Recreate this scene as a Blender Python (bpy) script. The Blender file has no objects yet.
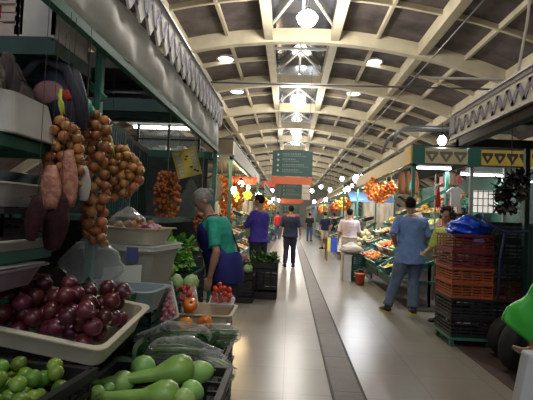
import bpy, math, random
from mathutils import Vector, Matrix, noise
R = random.Random(11)
COL = bpy.context.scene.collection
PI = math.pi
def rad(a): return a * PI / 180

# ---------------------------------------------------------------- camera
FPX = 446.0
CAM = Vector((0, 0, 1.4))
YAW, PITCH, ROLL = rad(3.1), rad(2.05), rad(2.4)
Fw = Vector((-math.sin(YAW) * math.cos(PITCH), math.cos(YAW) * math.cos(PITCH), math.sin(PITCH)))
R0 = Vector((math.cos(YAW), math.sin(YAW), 0))
U0 = R0.cross(Fw)
Up = U0 * math.cos(ROLL) - R0 * math.sin(ROLL)
Rt = Fw.cross(Up)
cd = bpy.data.cameras.new('camera'); cam = bpy.data.objects.new('camera', cd); COL.objects.link(cam)
cd.sensor_width = 36; cd.lens = FPX / 533 * 36; cd.clip_start = 0.05; cd.clip_end = 300
m = Matrix((Rt, Up, -Fw)).transposed().to_4x4(); m.translation = CAM
cam.matrix_world = m
bpy.context.scene.camera = cam
def ray(px, py):
    return Fw + Rt * ((px - 266.5) / FPX) - Up * ((py - 200) / FPX)
def aty(px, py, Y): d = ray(px, py); return CAM + d * (Y / d.y)
def atx(px, py, X): d = ray(px, py); return CAM + d * (X / d.x)
def atz(px, py, Z): d = ray(px, py); return CAM + d * ((Z - 1.4) / d.z)

# ---------------------------------------------------------------- materials
MATS = {}
def mat(name, col, rough=.6, var=.0, scale=20, metal=0, em=0, emcol=None, rnd=0, hue=0, bump=0, bscale=60,
        alpha=1, trans=0, spec=.5, col2=None, thr=None, coat=0, sss=0):
    """Principled material with optional noise variation, second colour blotches and per-object variation."""
    if name in MATS: return MATS[name]
    M = bpy.data.materials.new(name); M.use_nodes = True; MATS[name] = M
    nt = M.node_tree; b = nt.nodes['Principled BSDF']
    b.inputs['Base Color'].default_value = (*col, 1)
    b.inputs['Roughness'].default_value = rough
    b.inputs['Metallic'].default_value = metal
    b.inputs['Specular IOR Level'].default_value = spec
    b.inputs['Alpha'].default_value = alpha
    b.inputs['Transmission Weight'].default_value = trans
    b.inputs['Coat Weight'].default_value = coat
    if em:
        b.inputs['Emission Color'].default_value = (*(emcol or col), 1)
        b.inputs['Emission Strength'].default_value = em
    out = None
    if var or col2:
        tc = nt.nodes.new('ShaderNodeTexCoord')
        n = nt.nodes.new('ShaderNodeTexNoise'); n.inputs['Scale'].default_value = scale; n.inputs['Detail'].default_value = 4
        nt.links.new(tc.outputs['Object'], n.inputs['Vector'])
        if col2:
            cr = nt.nodes.new('ShaderNodeValToRGB')
            t = thr or (.4, .6)
            cr.color_ramp.elements[0].position = t[0]; cr.color_ramp.elements[1].position = t[1]
            cr.color_ramp.elements[0].color = (*col, 1); cr.color_ramp.elements[1].color = (*col2, 1)
            nt.links.new(n.outputs['Fac'], cr.inputs['Fac']); out = cr.outputs['Color']
        if var:
            mr = nt.nodes.new('ShaderNodeMapRange')
            mr.inputs['From Min'].default_value = .3; mr.inputs['From Max'].default_value = .7
            mr.inputs['To Min'].default_value = 1 - var; mr.inputs['To Max'].default_value = 1 + var
            nt.links.new(n.outputs['Fac'], mr.inputs['Value'])
            hs = nt.nodes.new('ShaderNodeHueSaturation')
            hs.inputs['Color'].default_value = (*col, 1)
            if out: nt.links.new(out, hs.inputs['Color'])
            nt.links.new(mr.outputs[0], hs.inputs['Value']); out = hs.outputs['Color']
    if rnd or hue:
        oi = nt.nodes.new('ShaderNodeObjectInfo')
        hs = nt.nodes.new('ShaderNodeHueSaturation')
        hs.inputs['Color'].default_value = (*col, 1)
        if out: nt.links.new(out, hs.inputs['Color'])
        a = nt.nodes.new('ShaderNodeMapRange'); a.inputs['To Min'].default_value = 1 - rnd; a.inputs['To Max'].default_value = 1 + rnd
        nt.links.new(oi.outputs['Random'], a.inputs['Value']); nt.links.new(a.outputs[0], hs.inputs['Value'])
        if hue:
            w = nt.nodes.new('ShaderNodeTexWhiteNoise'); w.noise_dimensions = '1D'
            nt.links.new(oi.outputs['Random'], w.inputs['W'])
            h = nt.nodes.new('ShaderNodeMapRange'); h.inputs['To Min'].default_value = .5 - hue; h.inputs['To Max'].default_value = .5 + hue
            nt.links.new(w.outputs['Value'], h.inputs['Value']); nt.links.new(h.outputs[0], hs.inputs['Hue'])
        out = hs.outputs['Color']
    if out: nt.links.new(out, b.inputs['Base Color'])
    if bump:
        tc = nt.nodes.new('ShaderNodeTexCoord')
        n = nt.nodes.new('ShaderNodeTexNoise'); n.inputs['Scale'].default_value = bscale
        nt.links.new(tc.outputs['Object'], n.inputs['Vector'])
        bp = nt.nodes.new('ShaderNodeBump'); bp.inputs['Strength'].default_value = bump; bp.inputs['Distance'].default_value = .01
        nt.links.new(n.outputs['Fac'], bp.inputs['Height']); nt.links.new(bp.outputs[0], b.inputs['Normal'])
    return M

def film(name, col, op=.25, rough=.12):
    """Thin clear plastic: partly see-through, partly glossy."""
    if name in MATS: return MATS[name]
    M = bpy.data.materials.new(name); M.use_nodes = True; MATS[name] = M
    nt = M.node_tree; b = nt.nodes['Principled BSDF']; o = nt.nodes['Material Output']
    b.inputs['Base Color'].default_value = (*col, 1); b.inputs['Roughness'].default_value = rough
    t = nt.nodes.new('ShaderNodeBsdfTransparent'); mx = nt.nodes.new('ShaderNodeMixShader')
    lw = nt.nodes.new('ShaderNodeLayerWeight'); lw.inputs['Blend'].default_value = .35
    mr = nt.nodes.new('ShaderNodeMapRange'); mr.inputs['To Min'].default_value = op; mr.inputs['To Max'].default_value = min(1, op + .5)
    nt.links.new(lw.outputs['Facing'], mr.inputs['Value']); nt.links.new(mr.outputs[0], mx.inputs[0])
    nt.links.new(t.outputs[0], mx.inputs[1]); nt.links.new(b.outputs[0], mx.inputs[2]); nt.links.new(mx.outputs[0], o.inputs[0])
    return M

# ---------------------------------------------------------------- mesh builder
class MB:
    def __init__(s): s.v = []; s.f = []; s.M = None
    def add(s, vs, fs):
        b = len(s.v)
        s.v += [tuple((s.M @ Vector(p)) if s.M else p) for p in vs]
        s.f += [tuple(b + i for i in f) for f in fs]; return s
    def box(s, x0, x1, y0, y1, z0, z1):
        return s.add([(x0, y0, z0), (x1, y0, z0), (x1, y1, z0), (x0, y1, z0), (x0, y0, z1), (x1, y0, z1), (x1, y1, z1), (x0, y1, z1)],
                     [(0, 3, 2, 1), (4, 5, 6, 7), (0, 1, 5, 4), (1, 2, 6, 5), (2, 3, 7, 6), (3, 0, 4, 7)])
    def hexa(s, p): return s.add(p, [(0, 3, 2, 1), (4, 5, 6, 7), (0, 1, 5, 4), (1, 2, 6, 5), (2, 3, 7, 6), (3, 0, 4, 7)])
    def tube(s, pts, r, n=8, ref=None, cap=True):
        """Loft along pts; r is a radius, or a list of radii or (ra, rb) pairs."""
        pts = [Vector(p) for p in pts]; k = len(pts)
        rs = r if isinstance(r, (list, tuple)) and len(r) == k and k > 1 else [r] * k
        vs, fs, prev = [], [], None
        for i, p in enumerate(pts):
            t = (pts[min(i + 1, k - 1)] - pts[max(i - 1, 0)])
            t = t.normalized() if t.length > 1e-9 else Vector((0, 0, 1))
            a = Vector(ref) if ref is not None else (prev if prev is not None else (Vector((1, 0, 0)) if abs(t.x) < .9 else Vector((0, 1, 0))))
            u = a - t * a.dot(t)
            u = u.normalized() if u.length > 1e-6 else t.orthogonal().normalized()
            prev = u; w = t.cross(u)
            ra, rb = rs[i] if isinstance(rs[i], (list, tuple)) else (rs[i], rs[i])
            for j in range(n):
                q = 2 * PI * j / n
                vs.append(p + u * (ra * math.cos(q)) + w * (rb * math.sin(q)))
        for i in range(k - 1):
            for j in range(n):
                a, b2 = i * n + j, i * n + (j + 1) % n
                fs.append((a, b2, b2 + n, a + n))
        if cap:
            fs.append(tuple(range(n))[::-1]); fs.append(tuple((k - 1) * n + j for j in range(n)))
        return s.add(vs, fs)
    def bar(s, a, b, w=.04, h=None):
        """Square-section bar between two points."""
        a, b = Vector(a), Vector(b); h = h or w
        t = (b - a).normalized(); u = Vector((0, 0, 1)) if abs(t.z) < .95 else Vector((0, 1, 0))
        side = t.cross(u).normalized(); up = side.cross(t)
        c = [(-w / 2, -h / 2), (w / 2, -h / 2), (w / 2, h / 2), (-w / 2, h / 2)]
        return s.add([p + side * x + up * z for p in (a, b) for x, z in c],
                     [(0, 1, 2, 3), (7, 6, 5, 4), (0, 4, 5, 1), (1, 5, 6, 2), (2, 6, 7, 3), (3, 7, 4, 0)])
    def ball(s, c, r, n=12, k=8, ax=(1, 1, 1)):
        c = Vector(c)
        pts = []; fs = []
        for i in range(1, k):
            th = PI * i / k
            for j in range(n):
                q = 2 * PI * j / n
                pts.append(c + Vector((r * ax[0] * math.sin(th) * math.cos(q), r * ax[1] * math.sin(th) * math.sin(q), r * ax[2] * math.cos(th))))
        for i in range(k - 2):
            for j in range(n):
                a, b = i * n + j, i * n + (j + 1) % n
                fs.append((a, a + n, b + n, b))
        t = len(pts); pts += [c + Vector((0, 0, r * ax[2])), c - Vector((0, 0, r * ax[2]))]
        for j in range(n):
            fs.append((t, j, (j + 1) % n)); fs.append((t + 1, (k - 2) * n + (j + 1) % n, (k - 2) * n + j))
        return s.add(pts, fs)
    def lathe(s, prof, n=14, c=(0, 0, 0)):
        """prof: [(radius, z)] bottom to top, closed at both ends if radius is 0."""
        c = Vector(c); vs = []; fs = []; rows = []
        for r_, z in prof:
            if r_ < 1e-6: rows.append([len(vs)]); vs.append(c + Vector((0, 0, z)))
            else:
                rows.append(list(range(len(vs), len(vs) + n)))
                vs += [c + Vector((r_ * math.cos(2 * PI * j / n), r_ * math.sin(2 * PI * j / n), z)) for j in range(n)]
        for a, b in zip(rows, rows[1:]):
            for j in range(n):
                k2 = (j + 1) % n
                if len(a) == 1 and len(b) == 1: continue
                if len(a) == 1: fs.append((a[0], b[k2], b[j]))
                elif len(b) == 1: fs.append((a[j], a[k2], b[0]))
                else: fs.append((a[j], a[k2], b[k2], b[j]))
        return s.add(vs, fs)
    def prism(s, poly, o, u, v, w):
        """Polygon poly[(a,b)] in the plane o + a*u + b*v, extruded by w."""
        o, u, v, w = Vector(o), Vector(u), Vector(v), Vector(w); n = len(poly)
        p = [o + u * a + v * b for a, b in poly]
        return s.add(p + [q + w for q in p], [tuple(range(n))[::-1], tuple(range(n, 2 * n))] + [(i, (i + 1) % n, (i + 1) % n + n, i + n) for i in range(n)])
    def mesh(s, name='m', smooth=False):
        me = bpy.data.meshes.new(name)
        me.from_pydata([tuple(p) for p in s.v], [], s.f); me.update()
        if smooth: me.polygons.foreach_set('use_smooth', [True] * len(me.polygons))
        return me
    def build(s, name, m, parent=None, smooth=False, bevel=0, loc=None, rot=None, sub=0):
        return mk(name, s.mesh(name, smooth), m, parent, bevel, loc, rot, sub)

def mk(name, me, m, parent=None, bevel=0, loc=None, rot=None, sub=0):
    o = bpy.data.objects.new(name, me); COL.objects.link(o)
    if m is not None and len(me.materials) == 0: me.materials.append(m)
    if parent is not None: o.parent = parent
    if loc is not None: o.location = loc
    if rot is not None: o.rotation_euler = rot
    if bevel:
        b = o.modifiers.new('bevel', 'BEVEL'); b.width = bevel; b.segments = 2; b.limit_method = 'ANGLE'
    if sub:
        b = o.modifiers.new('sub', 'SUBSURF'); b.levels = sub; b.render_levels = sub
    return o
def tag(o, label, cat, group=None, kind=None):
    o['label'] = label; o['category'] = cat
    if group: o['group'] = group
    if kind: o['kind'] = kind
    return o
def thing(name, label, cat, loc=(0, 0, 0), rz=0, group=None, rot=None):
    o = bpy.data.objects.new(name, None); COL.objects.link(o); o.empty_display_size = .05
    o.location = loc; o.rotation_euler = rot or (0, 0, rz)
    return tag(o, label, cat, group)
def struct(name, mb, m, parent=None, **k):
    o = mb.build(name, m, parent, **k)
    if parent is None: o['kind'] = 'structure'
    return o
def dup(root, M=None, label=None, group=None, loc=None, rot=None):
    r = root.copy(); COL.objects.link(r)
    if M is not None: r.matrix_world = M
    if loc is not None: r.location = loc
    if rot is not None: r.rotation_euler = rot
    if label: r['label'] = label
    if group: r['group'] = group
    for ch in root.children:
        c = ch.copy(); COL.objects.link(c); c.parent = r; c.matrix_parent_inverse = ch.matrix_parent_inverse
        for g in ch.children:
            d = g.copy(); COL.objects.link(d); d.parent = c; d.matrix_parent_inverse = g.matrix_parent_inverse
    return r
def roughen(me, amp, sc, seed=0.0):
    for v in me.vertices:
        n = noise.noise_vector(v.co * sc + Vector((seed, seed * 1.7, 3.1)))
        v.co += n * amp
    me.update(); return me
def bake(mb, vox, smooth_it=4, name='b'):
    """Union of overlapping closed pieces into one continuous skin."""
    o = bpy.data.objects.new('tmp', mb.mesh()); COL.objects.link(o)
    r = o.modifiers.new('r', 'REMESH'); r.mode = 'VOXEL'; r.voxel_size = vox; r.use_smooth_shade = True
    if smooth_it:
        s_ = o.modifiers.new('s', 'SMOOTH'); s_.factor = .5; s_.iterations = smooth_it
    dg = bpy.context.evaluated_depsgraph_get()
    me = bpy.data.meshes.new_from_object(o.evaluated_get(dg)); me.name = name
    me.polygons.foreach_set('use_smooth', [True] * len(me.polygons))
    bpy.data.objects.remove(o); return me

# ---------------------------------------------------------------- shell
def zc(x): return 7.45 - (x - .15) ** 2 / 34.0
XS = .15
cream = mat('cream_paint', (.55, .49, .35), .55, var=.12, scale=2)
deck = mat('dark_deck', (.10, .08, .074), .8, var=.5, scale=1.6)
BY = [14.2 + 4.7 * k for k in range(-4, 15)]
Y0, Y1 = -6, 82
# floor with tile joints
fm = mat('terrazzo', (.36, .34, .30), .28, spec=.35)
nt = fm.node_tree; b = nt.nodes['Principled BSDF']
tc = nt.nodes.new('ShaderNodeTexCoord')
br = nt.nodes.new('ShaderNodeTexBrick'); br.offset = 0; br.inputs['Scale'].default_value = 1
br.inputs['Brick Width'].default_value = .6; br.inputs['Row Height'].default_value = .6; br.inputs['Mortar Size'].default_value = .004
br.inputs['Color1'].default_value = (.265, .24, .20, 1); br.inputs['Color2'].default_value = (.235, .215, .18, 1); br.inputs['Mortar'].default_value = (.16, .145, .125, 1)
no = nt.nodes.new('ShaderNodeTexNoise'); no.inputs['Scale'].default_value = 1.3; no.inputs['Detail'].default_value = 6
mr = nt.nodes.new('ShaderNodeMapRange'); mr.inputs['From Min'].default_value = .3; mr.inputs['From Max'].default_value = .7; mr.inputs['To Min'].default_value = .88; mr.inputs['To Max'].default_value = 1.1
hs = nt.nodes.new('ShaderNodeHueSaturation')
nt.links.new(tc.outputs['Object'], br.inputs['Vector']); nt.links.new(tc.outputs['Object'], no.inputs['Vector'])
nt.links.new(no.outputs['Fac'], mr.inputs['Value']); nt.links.new(mr.outputs[0], hs.inputs['Value']); nt.links.new(br.outputs['Color'], hs.inputs['Color'])
nt.links.new(hs.outputs[0], b.inputs['Base Color'])
m2 = nt.nodes.new('ShaderNodeMapRange'); m2.inputs['From Min'].default_value = .3; m2.inputs['From Max'].default_value = .7; m2.inputs['To Min'].default_value = .26; m2.inputs['To Max'].default_value = .33
nt.links.new(no.outputs['Fac'], m2.inputs['Value']); 
f = struct('floor', MB().box(-13, 13, Y0, Y1, -.1, 0), fm)
# drainage channel along the aisle
dl, dr = atz(333.5, 400, 0), atz(366, 400, 0)
DX0, DX1 = dl.x, dr.x
steel = mat('drain_steel', (.085, .06, .042), .45, spec=.15, var=.2, scale=6)
d = MB()
for k in range(60):
    y = 1.0 + k * .9
    if y < 55: d.box(DX0 + .012, DX1 - .012, y, y + .897, .0, .006)
o = struct('floor_drain_cover', d, steel); 
o = struct('trim_1', MB().box(DX0 - .008, DX0 + .012, 1, 55, 0, .009).box(DX1 - .012, DX1 + .008, 1, 55, 0, .009), mat('drain_edge', (.02, .017, .015), .6, spec=.2))
# darker, reddish strip under the stalls and its kerb line
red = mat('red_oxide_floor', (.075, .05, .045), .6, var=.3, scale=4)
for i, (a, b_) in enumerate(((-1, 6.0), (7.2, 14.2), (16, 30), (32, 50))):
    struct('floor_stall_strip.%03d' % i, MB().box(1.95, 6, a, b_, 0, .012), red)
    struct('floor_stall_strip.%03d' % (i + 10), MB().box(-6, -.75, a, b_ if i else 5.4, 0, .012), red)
# roof
ribs = MB()
N = 26; xs = [-12.4 + 24.8 * i / N for i in range(N + 1)]
for y in BY:
    for a, b_ in zip(xs, xs[1:]):
        p = [(a, y - .125, zc(a) - .44), (b_, y - .125, zc(b_) - .44), (b_, y + .125, zc(b_) - .44), (a, y + .125, zc(a) - .44),
             (a, y - .125, zc(a)), (b_, y - .125, zc(b_)), (b_, y + .125, zc(b_)), (a, y + .125, zc(a))]
        ribs.hexa(p)
struct('ceiling_arched_beams', ribs, cream)
lb = MB()
for dx in (-9.3, -6.5, -3.8, -1.05, 1.05, 3.8, 6.5, 9.3):
    x = XS + dx; lb.box(x - .13, x + .13, Y0, Y1, zc(x) - .38, zc(x) + .02)
struct('ceiling_long_beams', lb, cream)
tb = MB()
for dx in (-10.7, -7.9, -5.15, -2.4, 2.4, 5.15, 7.9, 10.7):
    x = XS + dx; tb.box(x - .045, x + .045, Y0, Y1, zc(x) - .15, zc(x) + .02)
for y0, y1 in zip(BY, BY[1:]):
    ym = (y0 + y1) / 2
    for a, b_ in [(max(p, XS + 1.05), q) for p, q in zip(xs, xs[1:]) if q > XS + 1.05] + [(p, min(q, XS - 1.05)) for p, q in zip(xs, xs[1:]) if p < XS - 1.05]:
        tb.hexa([(a, ym - .045, zc(a) - .15), (b_, ym - .045, zc(b_) - .15), (b_, ym + .045, zc(b_) - .15), (a, ym + .045, zc(a) - .15),
                 (a, ym - .045, zc(a)), (b_, ym - .045, zc(b_)), (b_, ym + .045, zc(b_)), (a, ym + .045, zc(a))])
struct('ceiling_thin_bars', tb, cream)
dk = MB()
for a, b_ in zip(xs, xs[1:]):
    for (p, q) in ((a, b_),):
        if q <= XS - 1.05 or p >= XS + 1.05:
            dk.hexa([(p, Y0, zc(p)), (q, Y0, zc(q)), (q, Y1, zc(q)), (p, Y1, zc(p)), (p, Y0, zc(p) + .1), (q, Y0, zc(q) + .1), (q, Y1, zc(q) + .1), (p, Y1, zc(p) + .1)])
for sx in (-1, 1):      # close the deck up to the skylight
    p, q = sorted((XS + sx * 1.05, XS + sx * 2.0))
    dk.hexa([(p, Y0, zc(p) + .01), (q, Y0, zc(q) + .01), (q, Y1, zc(q) + .01), (p, Y1, zc(p) + .01), (p, Y0, zc(p) + .1), (q, Y0, zc(q) + .1), (q, Y1, zc(q) + .1), (p, Y1, zc(p) + .1)])
struct('ceiling_dark_deck', dk, deck)
# skylight: white upstands, bracing and tinted glass
white = mat('white_paint', (.74, .73, .72), .5, var=.08, scale=3)
sk = MB()
for sx in (-1, 1): sk.box(XS + sx * 1.0 - .03, XS + sx * 1.0 + .03, Y0, Y1, 7.4, 7.72)
struct('ceiling_skylight_upstand', sk, white)
br_ = MB(); br_.box(XS - .04, XS + .04, Y0, Y1, 7.52, 7.6)
for y0, y1 in zip(BY, BY[1:]):
    ym = y0 + 1.9
    br_.box(XS - .97, XS + .97, ym - .04, ym + .04, 7.5, 7.58)
    for sx in (-1, 1): br_.bar((XS + sx * .95, y1 - .3, 7.48), (XS + sx * .04, ym + .1, 7.48), .06, .06)
struct('window_1', br_, white)
struct('window_2', MB().box(XS - 1, XS + 1, Y0, Y1, 7.68, 7.7), mat('night_glass', (.05, .055, .07), .15, var=.3, scale=1.5))
# outer walls with clerestory openings
wm = mat('hall_wall', (.62, .60, .56), .8, var=.1, scale=1)
for nm, sx in (('left', -1), ('right', 1)):
    w = MB(); x = sx * 12.5
    w.box(x - .1, x + .1, Y0, Y1, 0, 3.6)
    for y in BY: w.box(x - .1, x + .1, y - .25, y + .25, 3.6, 3.75)
    struct('wall_' + nm, w, wm)
w = MB().box(-12.5, 12.5, Y1 - .2, Y1, 0, 7)
struct('wall_back', w, wm)
struct('wall_front', MB().box(-12.5, 12.5, Y0 - .2, Y0, 0, 3.4), wm)
# steel columns of the hall (outside the aisle)
for sx in (-1, 1):
    for i, y in enumerate(BY[1::2]):
        x = XS + sx * 11.9
        struct('pillar_%d' % (i + 1 + (20 if sx > 0 else 0)), MB().box(x - .15, x + .15, y - .15, y + .15, 0, zc(x) - .46), cream)
# ---------------------------------------------------------------- hall lights
WORLD, EXPO = .95, .36
glow = mat('lamp_glow', (1, 1, 1), .4, em=30, emcol=(.93, .95, 1.0))
alu = mat('lamp_housing', (.5, .5, .52), .4, metal=.6)
hl = thing('high_bay_lamp', 'bright round high bay lamp under the skylight, nearest over the aisle', 'ceiling lamp', (XS + .1, 11.8, 6.75), group='high bay lamps along the skylight')
MB().lathe([(0, .30), (.07, .30), (.09, .16), (.30, .02), (.31, 0), (.29, 0), (.08, .14), (0, .15)], 20).build('reflector', alu, hl, True)
MB().ball((0, 0, -.02), .27, 20, 12, (1, 1, .8)).build('lamp_globe', glow, hl, True)
MB().tube([(0, 0, .3), (0, 0, .77)], .012, 6).build('suspension_rod', alu, hl)
def area(name, loc, size, power, col=(1, .95, .88), rot=(0, 0, 0), sizey=None, spread=None):
    l = bpy.data.lights.new(name, 'AREA'); l.energy = power; l.color = col; l.shape = 'DISK' if sizey is None else 'RECTANGLE'; l.size = size
    if sizey: l.size_y = sizey
    o = bpy.data.objects.new(name, l); COL.objects.link(o); o.location = loc; o.rotation_euler = rot; return o
def point(name, loc, power, col=(1, .8, .5), r=.05):
    l = bpy.data.lights.new(name, 'POINT'); l.energy = power; l.color = col; l.shadow_soft_size = r
    o = bpy.data.objects.new(name, l); COL.objects.link(o); o.location = loc; return o
LY = [11.8, 20.9, 29.4, 38.0, 46.4, 54.9]
ords = ['nearest', 'second', 'third', 'fourth', 'fifth', 'sixth']
for i, y in enumerate([2.5] + LY):
    if i > 1: dup(hl, label='bright round high bay lamp under the skylight, %s along the aisle' % ords[i - 1], loc=(XS + .1, y, 6.75))
    point('hall_light', (XS + .1, y, 6.35), 420 if y > 5 else 230, (1, .94, .84), .45)
# recessed round lights in the deck cells
rl0 = None; k = 0
for px, py, Y in ((226, 50, 16.3), (374, 57, 16.3), (237, 88, 20.6), (354, 92, 20.6), (246, 111, 24.9), (341, 116, 24.9)):
    p = aty(px, py, Y); z = zc(p.x)
    side = 'left of' if p.x < 0 else 'right of'
    row = {16.3: 'nearest', 20.6: 'second', 24.9: 'third'}[Y]
    t = thing('round_ceiling_light', 'round white light between ceiling bars %s the skylight, %s row' % (side, row), 'ceiling light', (p.x, Y, z), group='round lights in the ceiling cells')
    MB().lathe([(.0, -.06), (.27, -.06), (.29, -.03), (.29, 0), (0, 0)], 20).build('diffuser', mat('round_glow', (1, 1, 1), em=5, emcol=(1, .98, .93)), t, True)
    MB().lathe([(.29, -.07), (.34, -.07), (.34, 0), (.29, 0)], 20).build('rim', white, t, True)
# high cross pipe and long conduits
pipe = mat('grey_pipe', (.22, .22, .22), .45, metal=.5)
p = MB().tube([(-7.2, 12, 5.0), (7.4, 12, 5.0)], .025, 8); tag(p.build('cross_pipe', pipe, smooth=True), 'thin grey pipe crossing the hall below the skylight lamps', 'pipe')
p = MB().tube([(3.75, 2, 5.95), (3.75, 60, 5.95)], .022, 8)
tag(p.build('long_conduit', pipe, smooth=True), 'long dark conduit running down the hall under the ceiling beams, right of the skylight', 'conduit')
p = MB().tube([(3.1, 7.2, 4.6), (3.1, 16, 4.6)], .018, 6)
p = MB().tube([(-3.5, 6, 5.9), (-3.5, 60, 5.9)], .03, 8)
tag(p.build('long_conduit', pipe, smooth=True), 'long thin conduit along the ceiling, left of the skylight', 'conduit')
point('hall_light', (XS + .1, -3.5, 6.3), 180, (1, .95, .86), .25)  # fill light added behind the camera to lift the foreground, no lamp built
point('hall_light', (XS + .1, 66, 6.3), 500, (1, .95, .86), .25)
# extra daylight is only the world through the clerestory
# ---------------------------------------------------------------- shared kinds of things
green_paint = mat('green_paint', (.035, .17, .12), .45, var=.2, scale=8)
dkgreen = mat('dark_green', (.012, .06, .045), .5, var=.2, scale=8)
blackp = mat('black_plastic', (.012, .012, .014), .5)
beigep = mat('beige_tray', (.50, .46, .35), .5, var=.12, scale=6)
wood = mat('wood', (.20, .11, .05), .6, var=.3, scale=9)
twine = mat('twine', (.30, .26, .12), .8)
stemm = mat('green_stem', (.10, .22, .04), .6)
MC = {}
def crate_mesh(w, d, h, solid=False, rows=3, t=.012):
    key = ('crate', w, d, h, solid, rows)
    if key in MC: return MC[key]
    b = MB(); x, y = w / 2, d / 2
    b.box(-x, x, -y, y, 0, .012)
    def wall(ax, s_):
        L = x if ax == 'x' else y
        def seg(a, c, z0, z1, th=t):
            if ax == 'x':
                yy = sorted((s_ * y, s_ * (y - th))); b.box(a, c, yy[0], yy[1], z0, z1)
            else:
                xx = sorted((s_ * x, s_ * (x - th))); b.box(xx[0], xx[1], a, c, z0, z1)
        if solid: seg(-L, L, .012, h)
        else:
            seg(-L, L, .012, h * .18)
            for k in range(rows):
                z = h * (.25 + .55 * k / rows); seg(-L, L, z, z + h * .085)
            seg(-L, L, h * .82, h)
            n = max(3, int(2 * L / .1))
            for k in range(n + 1):
                c = -L + 2 * L * k / n; seg(max(-L, c - .007), min(L, c + .007), h * .18, h * .82, t * .8)
        if ax == 'x':
            yy = sorted((s_ * y, s_ * (y + .012))); b.box(-x - .012, x + .012, yy[0], yy[1], h - .02, h)
        else:
            xx = sorted((s_ * x, s_ * (x + .012))); b.box(xx[0], xx[1], -y, y, h - .02, h)
    for s_ in (-1, 1): wall('x', s_); wall('y', s_)
    MC[key] = b.mesh('crate'); return MC[key]
def crate(name, w, d, h, m, label, loc, rz=0, solid=False, rows=3, group=None, cat='crate', rot=None):
    base = crate_mesh(w, d, h, solid, rows)
    key = (id(base), m.name)
    if key not in MC:
        c = base.copy(); c.materials.clear(); c.materials.append(m); MC[key] = c
    o = mk(name, MC[key], None, loc=loc, rot=rot or (0, 0, rz))
    return tag(o, label, cat, group)
def tray_mb(w, d, h, t=.008, flare=.03, lip=.018, n=6, cr=.05):
    """Rounded rectangular tray with flared sides and a rolled lip."""
    def loop(hw, hd, r):
        pts = []
        for cx, cy, a0 in ((hw - r, hd - r, 0), (-hw + r, hd - r, 90), (-hw + r, -hd + r, 180), (hw - r, -hd + r, 270)):
            for k in range(n + 1):
                a = rad(a0 + 90 * k / n); pts.append((cx + r * math.cos(a), cy + r * math.sin(a)))
        return pts
    b = MB(); x, y = w / 2, d / 2; vs = []
    rings = [(x - flare, y - flare, 0), (x, y, h), (x + lip, y + lip, h), (x + lip, y + lip, h + .006), (x - .004, y - .004, h + .006), (x - flare - t * .5, y - flare - t * .5, t)]
    for a, c, z in rings: vs += [(p, q, z) for p, q in loop(a, c, cr)]
    N_ = 4 * (n + 1); fs = []
    for i in range(len(rings) - 1):
        for j in range(N_):
            k = (j + 1) % N_; fs.append((i * N_ + j, i * N_ + k, (i + 1) * N_ + k, (i + 1) * N_ + j))
    fs.append(tuple(range(N_))[::-1]); fs.append(tuple((len(rings) - 1) * N_ + j for j in range(N_)))
    return b.add(vs, fs)
def pack(n, r, x0, x1, y0, y1, z0=0, tries=50, rnd=R, squash=1.0, seeds=(), bias=.05):
    """Drop n balls of radius r into a tray; returns resting centres, heaped and never overlapping."""
    out = []
    for i in range(n):
        best = None
        for _ in range(tries):
            x, y = rnd.uniform(x0 + r, x1 - r), rnd.uniform(y0 + r, y1 - r); z = z0 + r * squash
            for a, b_, c in out + list(seeds):
                d2 = (a - x) ** 2 + (b_ - y) ** 2
                if d2 < 4 * r * r: z = max(z, c + squash * math.sqrt(4 * r * r - d2))
            e = z + bias * (abs(x - (x0 + x1) / 2) / (x1 - x0) + abs(y - (y0 + y1) / 2) / (y1 - y0)) * r
            if best is None or e < best[0]: best = (e, x, y, z)
        out.append(best[1:])
    return out
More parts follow.
